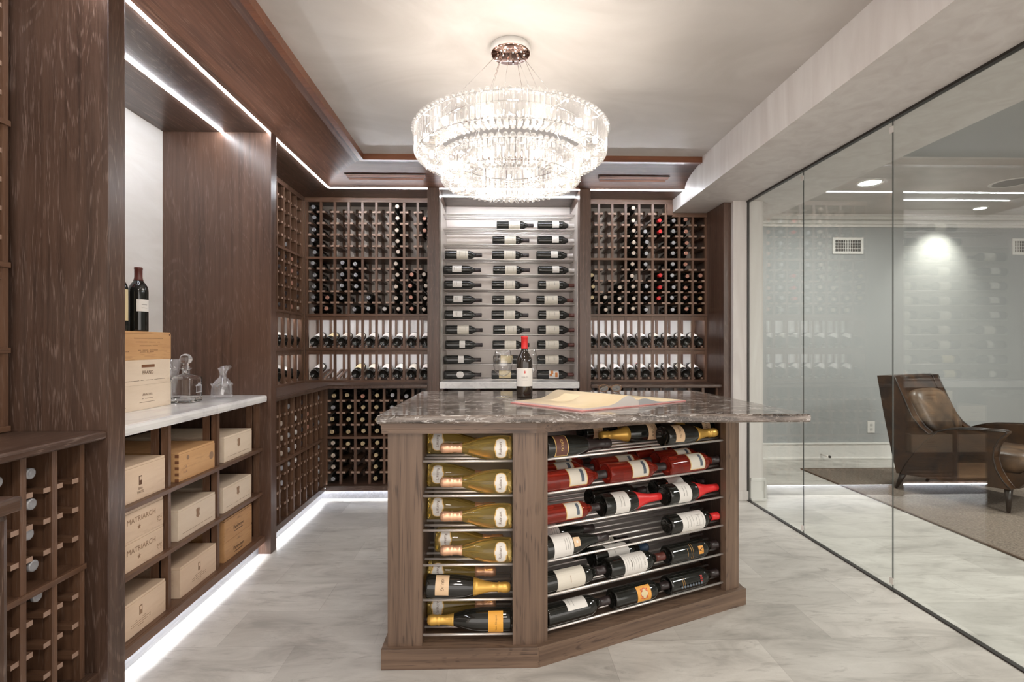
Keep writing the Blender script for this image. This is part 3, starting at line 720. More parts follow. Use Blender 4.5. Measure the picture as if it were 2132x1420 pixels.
# ------------------------------------------------------------------ steel rod bay
t = thing('steel_rod_rack', 'tall bay of horizontal steel rods holding bottles label forward', 'rack', (.1, 4.3, .9))
mb = MB(); mb.box(-.439, .633, 4.5, 4.528, .898, ZS-.001); mb.build('back_panel', steel_d, t)
for a, b_ in ((-.4395, -.436), (.630, .6335)):
    mb = MB(); mb.box(a, b_, 4.06, 4.5, .898, 2.30); mb.build('side_plate', steel_d, t)
RZ = [.898+.1217*i for i in range(11)]+[2.237]
for z in RZ:
    for y in (4.21, 4.25, 4.315, 4.38):
        mb = MB(); mb.tube([(-.437, y, z), (.631, y, z)], .0052, 8); mb.build('steel_rod', steel, t)
cb = {}
def cproto(key):
    lab, cap, z0, z1, half, gl = {
        'wide': (paper, 'dark', .098, .190, 1.25, dark_glass), 'old': (paper, 'brown', .062, .170, 1.25, dark_glass), 'narrow': (paper_w, 'white', .115, .170, .9, dark_glass),
        'small': (paper_w, 'dark', .070, .145, .8, dark_glass), 'strip': (paper_w, 'dark', .115, .160, .95, dark_glass), 'shield': (paper_w, 'dark', .100, .160, .75, dark_glass),
        'goldl': (paper_g, 'dark', .06, .155, 1.0, dark_glass), 'paint': (paper_w, 'brown', .095, .175, 1.1, dark_glass)}[key]
    o = full_bottle('wine_bottle', 'x', PB, gl, cap, n=20)
    mk = {'paint': [(-.03, .0, .11, .13), (-.01, .028, .145, .165), (.0, .02, .10, .12)], 'small': [(-.018, .015, .10, .103), (-.01, .012, .085, .088)]}.get(key)
    ik = {'paint': plain('orange_paint', (.6, .22, .06), .6)}.get(key, grey_ink)
    if key == 'wide': mk = [(-.022, .022, .118, .1195), (-.022, .022, .165, .1665)]
    if key == 'old': mk = [(-.012, .012, .13, .133), (-.02, .02, .085, .087)]
    label_on(o, PB, z0, z1, half, lab, marks=mk, inkm=ik, shape='oval' if key == 'shield' else None)
    cb[key] = o; return o
ctab = {'A': (-.426, [None, None, 'wide', 'small', 'small', 'small', 'small', 'wide', 'strip', 'strip', 'shield']),
        'B': (-.039, ['wide']*9+['goldl', 'goldl']), 'C': (.329, ['narrow']*4+['old']*6+['paint'])}
CW = {'wide': 'wide cream', 'old': 'aged cream', 'narrow': 'narrow white', 'small': 'small white', 'strip': 'slim white', 'shield': 'shield shaped', 'goldl': 'pale gold', 'paint': 'orange splashed'}
for cn, (x0, keys) in ctab.items():
    for i, kq in enumerate(keys):
        if not kq: continue
        o = cproto(kq) if kq not in cb else copy_tree(cb[kq])
        z = RZ[10-i]+.0378
        x = x0+rnd.uniform(-.008, .008)
        if cn == 'B' and i == 0: x += .035
        orient(o, (x, 4.23, z), (1, 0, 0), (0, -1, .28 if kq != 'shield' else .1))
        tag(o, '%s label bottle, %s column of the steel rods, %s row down' % (CW[kq], {'A': 'left', 'B': 'middle', 'C': 'right'}[cn], ORD[i]), 'bottle', 'bottles on the steel rods')

# ------------------------------------------------------------------ marble alcove: counter, crate rack
mb = MB(); mb.box(XW+.012, -1.293, 1.813, 2.959, .858, .8975, .013)
tag(mb.build('marble_countertop', marble_m), 'white marble counter with bullnose edge in the left alcove', 'countertop')
XR = -1.335
ZR = [.106, .352, .600]
t = thing('crate_rack', 'dark wooden rack of nine wine crate bays under the marble counter', 'rack', (-1.6, 2.4, .1))
Yd = [1.823, Yx(353, XR), Yx(455, XR), 2.95]
for i, y in enumerate(Yd):
    mb = MB(); mb.box(XR-.035, XR, y-.009, y+.009, .106, .857); mb.box(XR-.07, XR-.03, y-.009, y+.009, .106, .857); mb.box(XR-.27, XR-.235, y-.009, y+.009, .106, .857); mb.box(XW+.03, XW+.06, y-.009, y+.009, .106, .857)
    mb.build('divider', rack_z, t)
for a, b_ in zip(Yd, Yd[1:]):
    for q in (1/3., 2/3.):
        y = a+(b_-a)*q; mb = MB(); mb.box(XW+.03, XW+.048, y-.008, y+.008, .106, .857); mb.build('rear_post', rack_z, t)
for z in ZR:
    mb = MB(); mb.box(XW+.02, XR+.015, 1.815, 2.957, z-.018, z, .0015); mb.build('shelf', rack_y, t)
mb = MB(); mb.box(XR+.016, XR+.028, 1.815, 2.957, .069, .105); mb.build('toe_lip', rack_y, t)
mb = MB(); mb.box(XW+.014, XW+.02, 1.815, 2.957, .09, .857); mb.build('back_panel', rack_y, t)

def crate(label, XF, y0, y1, z0, h, depth, wd, design, group, lid=True, joints=False, slotted=False):
    t = thing('wine_crate', label, 'crate', (XF-depth/2, (y0+y1)/2, z0), group)
    mb = MB(); mb.box(XF-depth, XF, y0, y1, z0, z0+h-(.010 if lid else 0), .001); mb.build('crate_body', wd, t)
    if lid:
        mb = MB(); mb.box(XF-depth, XF-.001, y0+.001, y1-.001, z0+h-.0095, z0+h, .001); mb.build('crate_lid', wd, t)
    if joints:
        mb = MB()
        n = 9; hh = (h-.010)/n
        for i in range(0, n, 2): mb.box(XF-.016, XF+.0004, y0-.0006, y0+.0006, z0+i*hh+.0005, z0+(i+1)*hh)
        mb.build('finger_joint', slot, t)
    yc = (y0+y1)/2; zc = z0+h/2
    mb = MB()
    def mp(cy, cz): return lambda x, y: (XF+.0009, cy+x, cz+y)
    def bar(cy, cz, w, hh): mb.box(XF, XF+.0008, cy-w/2, cy+w/2, cz-hh/2, cz+hh/2)
    def rows(cy, cz, ws, dz):
        for i, w in enumerate(ws):
            n = max(3, int(w/.009))
            for j in range(n):
                if rnd.random() < .86: bar(cy-w/2+w*(j+.5)/n, cz-i*dz, w/n*.72, .0016)
    im = ink
    if design == 'emblem':
        bar(yc, zc+.004, .016, .034); mb.mi = 1; mb.box(XF+.0008, XF+.0014, yc-.005, yc+.005, zc+.004, zc+.017); mb.mi = 0
        mb.text('ERA', .013, mp(yc, zc-.030)); mb.text('NOTE', .013, mp(yc, zc-.044))
    elif design == 'emblem2':
        bar(yc, zc+.014, .016, .034); mb.mi = 1; mb.box(XF+.0008, XF+.0014, yc-.005, yc+.005, zc+.014, zc+.027); mb.mi = 0
        im = ink_f; rows(yc, zc-.016, (.06, .11, .11, .03), .008)
    elif design == 'matriarch':
        im = ink_f
        mb.text('MATRIARCH', .0285, mp(yc+.012, zc+.004))
        st = [(.011*(1 if i % 2 == 0 else .42)*math.sin(i*PI/5), .011*(1 if i % 2 == 0 else .42)*math.cos(i*PI/5)) for i in range(10)]
        mb.face([(XF+.0009, yc-.002+x, zc-.018+y) for x, y in st])
        rows(yc+.115, zc-.016, (.03, .032, .028, .025), .006)
    elif design == 'dana':
        mb.text('DA', .020, mp(y0+.045, zc-.014)); mb.text('NA', .020, mp(y0+.045, zc-.034))
        for (cy, cz, r) in ((y0+.065, zc+.030, .010), (y1-.03, zc, .018)):
            mb.face([(XF+.0009, cy+r*math.cos(a*PI/8), cz+r*math.sin(a*PI/8)) for a in range(16)])
        im = ink_f
    elif design == 'crest':
        im = ink_f
        mb.face([(XF+.0009, yc+x, zc+.012+y) for x, y in ((-.014, .018), (0, .022), (.014, .018), (.011, 0), (.014, -.012), (0, -.022), (-.014, -.012), (-.011, 0))])
        rows(yc, z0+.022, (min(.24, (y1-y0)*.8),), .01)
    elif design == 'script':
        im = ink_d
        mb.text('Pahlmeyer', .026, mp(yc, zc-.022)); bar(yc, zc-.034, .085, .003)
        mb.text('2012', .014, mp(yc, zc+.020))
        im = ink_d
    elif design == 'brand':
        mb.text('BRAND', .022, mp(yc+.01, zc-.008)); rows(yc, z0+.020, (.27,), .01)
        mb.mi = 2; mb.box(XF-.0003, XF+.0006, yc-.03, yc+.055, zc+.021, zc+.034, .0002); mb.mi = 0; im = ink
    elif design == 'annona':
        mb.text('ANNOVA', .015, mp(yc+.005, zc+.006)); rows(yc+.005, zc-.007, (.07,), .01); bar(yc+.005, zc-.022, .10, .0012)
        rows(y0+.03, z0+.018, (.022,), .01); im = ink
    elif design == 'poem':
        im = ink; rows(yc+.01, zc+.032, (.20, .16, .13), .016); rows(yc+.01, zc-.020, (.13, .11), .008); rows(y0+.045, zc-.026, (.03,), .01); rows(y1-.04, zc-.026, (.02,), .01)
        for cy in (y0+.012, y1-.010): bar(cy, z0+h-.012, .006, .006)
    mb.build('lettering', [im, wd, slot], t)
    return t
G1 = 'wooden wine crates in the rack under the counter'
XF = -1.340
def cr(label, pl, pr, row, h, wd, design, zoff=0.0, **k):
    y0 = 1.84 if pl is None else Yx(pl, XF); y1 = Yx(pr, XF)
    return crate(label, XF+k.pop('dx', 0), y0, y1, ZR[row]+zoff+.0005, h, k.pop('depth', .48), wd, design, G1, **k)
cr('pale crate with small brown emblem, top shelf nearest the camera', None, 343.5, 2, .135, pine, 'emblem')
cr('pale crate branded MATRIARCH with a star, upper of the stacked pair', None, 340, 1, .110, pine, 'matriarch', zoff=.1105)
cr('pale crate branded MATRIARCH with a star, lower of the stacked pair', None, 340, 1, .110, pine, 'matriarch')
cr('pale crate with a brown emblem, bottom shelf nearest the camera', None, 345, 0, .130, pine, 'emblem2')
cr('orange cedar crate with finger joints, middle bay of the top shelf', 372, 447, 2, .125, cedar, 'dana', joints=True)
cr('cream crate with shield crest, middle bay of the middle shelf', 371, 448, 1, .130, pine2, 'crest')
cr('pale crate with brown emblem and fine print, middle bay of the bottom shelf', 375, 450, 0, .130, pine, 'emblem2')
cr('cream crate with shield crest, far bay of the top shelf', 467, 524, 2, .125, pine2, 'crest')
cr('cream crate with shield crest, far bay of the middle shelf', 465, 523, 1, .125, pine2, 'crest')
cr('amber crate with dark script, upper of the pair in the far bottom bay', 467, 524, 0, .105, cedar2, 'script', zoff=.1055)
cr('amber crate with dark script, lower of the pair in the far bottom bay', 467, 524, 0, .105, cedar2, 'script')
G2 = 'crates stacked on the marble counter'
XK = -1.543; zk = .898
crate('cream crate with fine lettering, lowest of the stack on the marble counter', XK, 2.155, 2.495, zk, .107, .30, pine2, 'annona', G2, lid=False)
crate('cream crate lettered BRAND with a hand slot, middle of the counter stack', XK, 2.155, 2.49, zk+.1072, .109, .30, pine2, 'brand', G2, lid=False)
crate('orange cedar crate with brown print, topmost on the marble counter', XK, 2.157, 2.495, zk+.2165, .124, .30, cedar, 'poem', G2)
zt = zk+.341
for (xc, w, z, h, wd, dsg, nm) in ((.37, .33, .5755, .12, pine2, 'annona', 'lower crate, right column, top shelf'), (.37, .33, .696, .12, pine2, 'brand', 'upper crate, right column, top shelf'), (.37, .33, .3305, .14, pine, 'annona', 'crate, right column, middle shelf'),
                        (.02, .29, .5755, .12, pine2, 'annona', 'crate, middle column, top shelf'), (.02, .29, .3305, .14, pine, 'annona', 'crate, middle column, middle shelf'), (.02, .29, .1065, .14, cedar2, 'annona', 'orange crate, middle column, bottom shelf'),
                        (-.286, .24, .3305, .14, pine, 'crest', 'crate, left column, middle shelf')):
    o = crate('%s of the cabinet under the marble sill' % nm, 0, -w/2, w/2, 0, h, .34, wd, dsg, 'crates under the marble sill', lid=False)
    o.location = (xc, 4.012+.17, z); o.rotation_euler = (0, 0, -PI/2)
b = full_bottle('wine_bottle', 'tall dark wine bottle standing on top of the crate stack', PB, dark_glass, 'brown', capz=.238)
label_on(b, PB, .095, .150, .8, paper_w, a0=math.radians(-20), marks=[(-.012, .012, .11, .112), (-.012, .012, .125, .127)], inkm=grey_ink)
b.location = (-1.665, 2.452, zt); b.scale = (1.05, 1.05, 1.0)
b = full_bottle('wine_bottle', 'bottle with cream label and red neck band, half hidden on the crates', PB, dark_glass, 'red', capz=.225)
label_on(b, PB, .05, .19, 1.2, paper_g, a0=math.radians(-50))
b.location = (-1.70, 2.372, zt)
# decanters and vase
def square_prof(n, w, pw=6):
    return [(w*math.copysign(abs(math.cos(a))**(2/pw), math.cos(a)), w*math.copysign(abs(math.sin(a))**(2/pw), math.sin(a))) for a in [2*PI*i/n for i in range(n)]]
t = thing('square_decanter', 'square crystal decanter with a ball stopper on the marble counter', 'decanter', (-1.535, 2.60, .8985))
mb = MB(); rg = []
for (w, z, pw) in ((.050, 0, 9), (.0545, .003, 9), (.0545, .118, 9), (.050, .124, 7), (.022, .138, 2), (.0165, .142, 2), (.0165, .158, 2), (.026, .164, 2), (.026, .167, 2), (.013, .167, 2), (.0115, .15, 2), (.0115, .14, 2), (.045, .118, 7), (.048, .112, 9), (.048, .024, 9), (.044, .020, 9)):
    rg.append([mb._v((-1.535+x, 2.60+y, .8985+z)) for x, y in square_prof(32, w, pw)])
for A, B in zip(rg, rg[1:]):
    for j in range(32): mb.bm.faces.new([A[j], A[(j+1) % 32], B[(j+1) % 32], B[j]])
mb.bm.faces.new(rg[0]); mb.bm.faces.new(rg[-1])
mb.build('decanter_body', glass_m, t)
T = Matrix.Translation((-1.535, 2.60, .8985))
mb = MB(); mb.lathe([(0, .145), (.010, .147), (.0112, .166), (.016, .172), (.011, .178), (.012, .184), (.024, .196), (.0285, .210), (.024, .226), (.012, .236), (0, .238)], 24, T); mb.build('stopper', glass_m, t)
etch = plain('etched_frost', (.42, .42, .44), .5)
mb = MB()
for (y0, y1, z0, z1) in ((2.605, 2.609, .05, .078), (2.625, 2.629, .05, .078), (2.645, 2.649, .05, .078), (2.60, 2.654, .078, .082), (2.607, 2.646, .082, .087), (2.62, 2.634, .087, .094), (2.602, 2.652, .046, .049)):
    mb.box(-1.4808, -1.4800, y0-.012, y1-.012, .8985+z0, .8985+z1)
mb.build('etching', etch, t)
t = thing('glass_carafe', 'small clear carafe with tilted flared spout at the counter end', 'carafe', (-1.45, 2.77, .8985))
mb = MB(); rg = []
cp = [(.040, 0, 0), (.050, .004, 0), (.052, .02, 0), (.050, .05, .001), (.046, .075, .003), (.034, .095, .007), (.020, .110, .011), (.016, .120, .013), (.018, .134, .016), (.026, .150, .022), (.034, .158, .028)]
inner = [(r-.0028, z+(.004 if z < .01 else 0), c) for r, z, c in cp[::-1]]
for (r, z, cy) in cp+inner:
    ring = []
    for j in range(28):
        a = 2*PI*j/28; zz = z+(.014*max(0, math.sin(a)) if z > .145 else 0)
        rr = r*(1+.05*math.sin(5*a) if .02 < z < .1 else 1)
        ring.append(mb._v((-1.45+rr*math.cos(a), 2.77+cy+rr*math.sin(a), .8985+zz)))
    rg.append(ring)
for A, B in zip(rg, rg[1:]):
    for j in range(28):
        f = mb.bm.faces.new([A[j], A[(j+1) % 28], B[(j+1) % 28], B[j]]); f.smooth = True
mb.bm.faces.new(rg[0]); mb.bm.faces.new(rg[-1])
mb.build('carafe_body', milky_m, t)
mb = MB(); mb.tube([(-1.45+.049*math.cos(a)*(1+.04*math.sin(7*a)), 2.772+.049*math.sin(a), .8985+.074+.006*math.sin(9*a)) for a in [2*PI*i/60 for i in range(60)]], .0028, 6, closed=True); mb.build('decorative_band', milky_m, t)
mb = MB(); T = Matrix.Translation((-1.66, 2.68, .8985))
mb.lathe([(0, 0), (.035, .001), (.036, .012), (.024, .03), (.022, .05), (.034, .12), (.052, .208), (.049, .208), (.031, .12), (.018, .055), (.016, .04), (0, .036)], 24, T)
tag(mb.build('glass_vase', milky_m), 'tall flared glass vase behind the square decanter', 'vase')

# ------------------------------------------------------------------ island
E = Vector((.9129, .4083, 0)); NN = Vector((-.4083, .9129, 0)); O0 = Vector((.142, 1.911, 0))
def ip(t, s, z=0): v = O0+E*t+NN*s; return (v.x, v.y, z)
def t_of(px, s):
    k = kx(px); return (k*(O0.y+NN.y*s)-O0.x-NN.x*s)/(E.x-k*E.y)
tA, tB = t_of(1140, 0), t_of(1511, 0); tC = t_of(1538, 0)
xr = ip(tC, 0)[0]; 
isl = thing('kitchen_island', 'greyish oak island with an angled front and open bottle bays', 'island', (.35, 2.3, 0))
yb = 2.80
def polyoff(off):  # body outline grown by off
    return [(-.401-off, 1.911-off), (.142+off*.2, 1.911-off), (ip(tC+off*.9, -off)[0], ip(tC+off*.9, -off)[1]), (xr+off, ip(tC, 0)[1]+off*.2), (xr+off, yb), (-.401-off, yb)]
mb = MB(); mb.prism(polyoff(.020), 0, .074, .001); mb.build('plinth', isl_x, isl)
q = [ip(-.004, -.0205)[:2], ip(tC+.019, -.0205)[:2], ip(tC+.019, 0)[:2], ip(0, 0)[:2]]
mb = MB(); mb.prism([(ip(.004, -.0215)[0], ip(.004, -.0215)[1]), ip(tC+.020, -.0225)[:2], ip(tC+.020, -.005)[:2], ip(.004, -.005)[:2]], 0, .0745, .0006); mb.build('plinth_board', isl_e, isl)
mb = MB(); mb.prism([(-.421, 1.891), (.146, 1.891), (.60, 2.094), (1.0, 2.30), (1.06, yb), (-.421, yb)], .872, .8945, .001)
mb.build('top_frame', isl_x, isl)
mb = MB(); mb.prism([(-.419, 1.893), (.1435, 1.893), ip(.62, -.021)[:2], ip(.62, .01)[:2], (.14, 1.921), (-.419, 1.921)], .857, .8725); mb.build('apron', isl_x, isl)
mb = MB(); mb.box(-.401, -.275, 1.911, 1.94, .074, .872, .001); mb.build('front_stile', isl_z, isl)
mb = MB(); mb.prism([(.058, 1.911), (.142, 1.911), ip(tA, 0)[:2], ip(tA, .028)[:2], (.136, 1.94), (.058, 1.94)], .074, .872, .0008); mb.build('front_stile', isl_z, isl)
mb = MB(); mb.prism([ip(tB, 0)[:2], ip(tC, 0)[:2], (xr, ip(tC, 0)[1]+.06), ip(tB, .03)[:2]], .074, .8945, .0008); mb.build('front_stile', isl_z, isl)
mb = MB(); mb.box(-.401, -.381, 1.94, yb, .074, .872); mb.build('side_panel', isl_z, isl)
mb = MB(); mb.box(xr-.018, xr, ip(tC, 0)[1]+.062, yb, .074, .8945); mb.build('side_panel', isl_z, isl)
mb = MB(); mb.box(-.381, xr-.018, yb-.02, yb, .074, .872); mb.build('side_panel', isl_x, isl)
xi = ip(tB, 0)[0]
mb = MB(); mb.box(xi+.002, xi+.012, ip(tB, .03)[1]+.004, yb-.02, .074, .872); mb.build('bay_lining', wood_z, isl)
mb = MB(); mb.box(-.285, -.275, 1.941, 2.28, .074, .872); mb.build('bay_lining', wood_z, isl)
mb = MB(); mb.box(.058, .066, 1.941, 2.28, .074, .872); mb.build('bay_lining', greige, isl)
mb = MB(); mb.box(-.275, .058, 2.272, 2.28, .074, .872); mb.build('bay_back', greige, isl)
a = ip(tA-.06+.477*.40, .40); e_ = ip((xi-O0.x+.4083*.40)/.9129, .40)
mb = MB(); mb.prism([a[:2], e_[:2], (e_[0], e_[1]+.01), (a[0], a[1]+.01)], .074, .872); mb.build('bay_back', greige, isl)
LV = [.748, .6195, .4915, .363, .234, .105]
for z in LV:
    for y in (1.930, 1.985, 2.04, 2.095, 2.15):
        mb = MB(); mb.tube([(-.2755, y, z), (.0585, y, z)], .0048, 8); mb.build('steel_rod', steel, isl)
    for s in (.018, .073, .128, .183, .238, .293, .348):
        a = ip(max(tA, -.066+.477*s), s, z); x_end = (xi+.002-O0.x+.4083*s)/.9129
        if s < .03: x_end = tB
        mb = MB(); mb.tube([a, ip(x_end, s, z)], .0048, 8); mb.build('steel_rod', steel, isl)
mb = MB(); mb.prism([(-.433, 1.873), (1.150, 1.873), (1.100, 2.85), (-.413, 2.85)], .8955, .9265, .007)
tag(mb.build('granite_countertop', granite_m), 'dark veined granite slab on top of the island', 'countertop')

# bottles of the island, left bay
def ruinart():
    t = full_bottle('champagne_bottle', 'x', PR, gold_glass, 'rose', capz=.185, champ=True)
    label_on(t, PR, .018, .062, .80, paper_w, text=[('Ruinart', .0160, .037)], inkm=ink, shape='oval', border=edge_gold)
    return t
ru0 = None
GB = 'bottles in the left bay of the island'
for i, z in enumerate(LV):
    rows = ('top', 'second', 'third', 'fourth', 'fifth', 'bottom')
    for back in (1, 0):
        if not back and i > 3: continue
        if ru0 is None: o = ru0 = ruinart()
        else: o = copy_tree(ru0)
        if back:
            x = -.272+(.03 if i == 3 else 0); orient(o, (x, 2.0675, z+.0434), (1, 0, 0), (0, -1, .35)); w = 'behind, neck to the right'
        else: orient(o, (.054, 1.9575, z+.0434), (-1, 0, 0), (0, -1, .15)); w = 'in front, neck to the left'
        tag(o, 'golden squat champagne bottle on the %s rod row, %s' % (rows[i], w), 'bottle', GB)
PC = [(r*.98, z*1.02) for r, z in PG]
def champ(label, glass=dark_glass, cap='yellow', capz=.175, lab=paper_k, txt='KRUG', z0=.035, z1=.085, inkm=ink, border=None, half=.95, sz=.016):
    t = full_bottle('champagne_bottle', label, PC, glass, cap, capz=capz, champ=True)
    label_on(t, PC, z0, z1, half, lab, text=[(txt, sz, (z0+z1)/2-.004)], inkm=inkm, border=border)
    return t
o = champ('dark champagne bottle with long yellow foil, fifth row of the left bay'); orient(o, (-.264, 1.9575, LV[4]+.0405), (1, .0, -.03), (0, -1, .6)); o['group'] = GB
o = champ('dark champagne bottle with orange label, bottom row of the left bay', capz=.215, lab=paper_o, txt='Veuve Clicquot', sz=.009, z0=.03, z1=.085, half=1.1); orient(o, (.052, 1.9575, LV[5]+.0405), (-1, 0, 0), (0, -1, .1)); o['group'] = GB
mb = MB(); 
# angled bay
GA = 'bottles in the angled bay of the island'
def lay(o, t, s, lv, sign=1, h=.0358, up=.45, sc=1.0, tw=0.0):
    d = E*sign; p = ip(t, s, LV[lv]+h+.0022); u = -NN+Vector((0, 0, up)); orient(o, p, d+Vector((0, 0, tw)), u); o.scale = (sc*1.08, sc*1.08, sc); o['group'] = GA
S1, S2, S3 = .0455, .1555, .2655
pk = dict(lab=paper_k, txt='KRUG')
o = champ('champagne bottle with plum label, top row beside the corner stile', cap='dark', capz=.19, lab=paper_p, inkm=edge_gold, border=edge_gold); lay(o, .055, S1, 0, 1, .0365, .35, tw=-.02)
o = champ('champagne bottle with peach label, top row at the back, second from left', **pk); lay(o, .375, S3, 0, 1, .038)
o = champ('champagne bottle with peach label and yellow foil pointing left, top row', **pk); lay(o, .71, S2, 0, -1, .038, .3)
o = champ('champagne bottle with peach label and yellow foil pointing right, top row', **pk); lay(o, .645, S1, 0, 1, .0365, .5, tw=-.02)
o = champ('champagne bottle with peach label at the right end of the top row', **pk); lay(o, 1.03, S2, 0, -1, .038, .3)
def rose(label):
    t = full_bottle('rose_wine_bottle', label, PB, rose_glass, 'dark', capz=.252)
    label_on(t, PB, .105, .182, .95, paper, border=edge_gold, marks=[(-.024, .024, .156, .170)], inkm=blue_ink)
    return t
rz = None
for (tt, s, lv, sc, w) in ((.052, S1, 1, .98, 'second row front, left'), (.348, S1, 1, 1.02, 'second row front, middle'), (.662, S1, 1, 1.02, 'second row front, right'), (.06, S2, 1, 1, 'second row behind, left'),
                        (.37, S2, 1, 1, 'second row behind, middle'), (.70, S2, 1, 1, 'second row behind, right'), (.66, S3, 1, 1, 'second row rearmost, right'), (.12, S3, 1, 1, 'second row rearmost, left'), (.052, S1, 2, .87, 'third row, left end')):
    if rz is None: o = rz = rose('x')
    else: o = copy_tree(rz)
    lay(o, tt, s, lv, 1, .0345, .55, sc); tag(o, 'red rosé bottle with gold edged label in the angled bay, %s' % w, 'bottle', GA)
def dk(label, cap, lab, z0, z1, half=1.2, prof=PB, text=(), marks=None, inkm=grey_ink, capz=.248, champ_=False, shape=None, border=None):
    t = full_bottle('wine_bottle', label, prof, dark_glass, cap, capz=capz)
    label_on(t, prof, z0, z1, half, lab, text=text, marks=marks, inkm=inkm, shape=shape, border=border); return t
lines = [(-.025, .025, .085, .0865), (-.02, .02, .10, .1015), (-.025, .022, .115, .1165), (-.015, .015, .135, .137)]
o = dk('dark bottle with white label and flared red foil, third row middle', 'red', paper_w, .045, .115, marks=[(-.02, .02, .07, .072), (-.02, .02, .085, .087)], prof=PC, capz=.165); lay(o, .322, S1, 2, 1, .0365, .5)
o = dk('dark bottle with white label and flared red foil, third row right end', 'red', paper_w, .045, .115, marks=[(-.02, .02, .07, .072), (-.02, .02, .085, .087)], prof=PC, capz=.165); lay(o, .655, S1, 2, 1, .0365, .5)
o = dk('dark bottle with pale label lying behind in the third row, right', 'dark', paper_w, .06, .15); lay(o, .69, S2, 2, 1, .0345, .8)
o = dk('dark bottle lying behind in the third row, middle', 'dark', paper_w, .06, .13); lay(o, .34, S2, 2, 1, .0345, -.9)
o = dk('lone bottle with large white label and red cap, fourth row', 'red', paper_w, .055, .185, 1.3, marks=lines+[(-.022, .022, .15, .1515), (-.022, -.0205, .13, .165), (.0205, .022, .13, .165), (-.022, .022, .172, .1735)], inkm=grey_ink); lay(o, .668, S1, 3, 1, .0345, .35)
PU = [(r*.97, z*1.0) for r, z in PG]
def burg(label, tagged):
    t = full_bottle('wine_bottle', label, PU, dark_glass, 'dark', capz=.245)
    label_on(t, PU, .03, .115, 1.2, paper_w, marks=[(-.02, .02, .09, .0915), (-.02, .02, .08, .0815), (-.02, .02, .10, .1015)], inkm=grey_ink)
    if tagged:
        label_on(t, PU, .118, .150, .42, paper_k, name='neck_tag', text=(), marks=[(-.004, .004, .130, .138)], inkm=paper_w)
    return t
o = burg('long necked bottle with white label and copper tag, fourth row left', True); lay(o, .052, S1, 3, 1, .0365, .5)
o = burg('long necked bottle lying behind in the fourth row, left', False); lay(o, .06, S2, 3, 1, .0365, .7)
o = dk('bottle with cream label at the left end of the fifth row', 'dark', paper, .05, .18, 1.25, marks=[(-.012, .012, .11, .112)], inkm=ink_f); lay(o, .052, S1, 4, 1, .0345, .3, .96)
o = dk('bottle with large cream label and red brown foil, fifth row middle', 'brown', paper_w, .065, .180, 1.3, text=[('COVER', .010, .162)], marks=[(-.012, .012, .10, .104)]+[(-.024, .024, .075+.012*i, .0762+.012*i) for i in range(7)], inkm=grey_ink); lay(o, .350, S1, 4, 1, .0345, .45)
o = dk('bottle with cream label and navy foil lying behind, fifth row', 'blue', paper_w, .065, .175, 1.2, marks=[(-.01, .01, .10, .102)]); lay(o, .352, S2, 4, 1, .0345, .75)
o = dk('small labelled bottle at the back of the fifth row', 'dark', paper, .10, .20, .4, marks=[(-.004, .004, .18, .186)]); lay(o, .33, S3, 4, 1, .0345, .9)
o = full_bottle('wine_bottle', 'black bottle printed with a gold wedge mark, fifth row right', PB, dark_glass, 'dark'); label_on(o, PB, .150, .178, .42, plain('amber_print', (.75, .33, .06), .5), name='printed_mark', text=[('V', .03, .153)], inkm=ink_d)
label_on(o, PB, .108, .1095, .9, gold_ink, name='gold_line'); label_on(o, PB, .118, .1195, .9, gold_ink, name='gold_line'); label_on(o, PB, .088, .0895, .4, gold_ink, name='gold_line'); lay(o, .664, S1, 4, 1, .0345, .25)
o = dk('bottle with white label turned upward, bottom row left', 'dark', paper_w, .085, .175, .75, marks=[(-.015, .01, .10, .1015), (-.01, .015, .115, .1165)]); lay(o, .062, S1, 5, 1, .0345, 2.6)
PO = paper_g
flower = plain('red_pattern', (.62, .08, .05), .5)
o = full_bottle('wine_bottle', 'bottle with orange flower patterned label, bottom row middle', PB, dark_glass, 'dark')
lb = label_on(o, PB, .105, .175, .80, plain('orange_paper', (.80, .38, .08), .5))
mb = MB()
def cyl(x, y, e): r = .0375+e; a = x/.0375; return (r*math.cos(a), r*math.sin(a), y)
def disc(cx, cy, r, e, mi):
    mb.mi = mi; mb.face([cyl(cx+r*math.cos(i*PI/7), cy+r*math.sin(i*PI/7), e) for i in range(14)])
for q in range(4): disc(.009*math.cos(q*PI/2), .14+.009*math.sin(q*PI/2), .0115, .0011, 0)
for q in range(4): disc(.009*math.cos(q*PI/2), .14+.009*math.sin(q*PI/2), .0085, .0016, 1)
for q in range(4): disc(.021*math.cos(q*PI/2+.78), .14+.021*math.sin(q*PI/2+.78), .003, .0011, 0)
disc(0, .14, .006, .0017, 1)
mb.build('flower_print', [flower, paper_g], lb, recalc=False); lay(o, .374, S1, 5, 1, .0345, .3)
o = full_bottle('wine_bottle', 'black bottle with red lettering and raised dots, bottom row right', PB, dark_glass, 'dark')
label_on(o, PB, .160, .172, .8, dark_glass, name='printed_mark', text=[('RED', .018, .160)], inkm=red_ink)
mb = MB()
for i in range(8): mb.lathe([(0, 0), (.004, .001), (.0055, .003), (0, .005)], 8, Matrix.Translation((.0378, .012, .05+.016*i)) @ Matrix.Rotation(PI/2, 4, 'Y'))
mb.build('raised_dots', plain('slate_glass_dot', (.16, .19, .23), .15), o)
label_on(o, PB, .060, .0615, .5, gold_ink, name='gold_line'); label_on(o, PB, .070, .0715, .5, gold_ink, name='gold_line'); lay(o, .664, S1, 5, 1, .0345, .25)

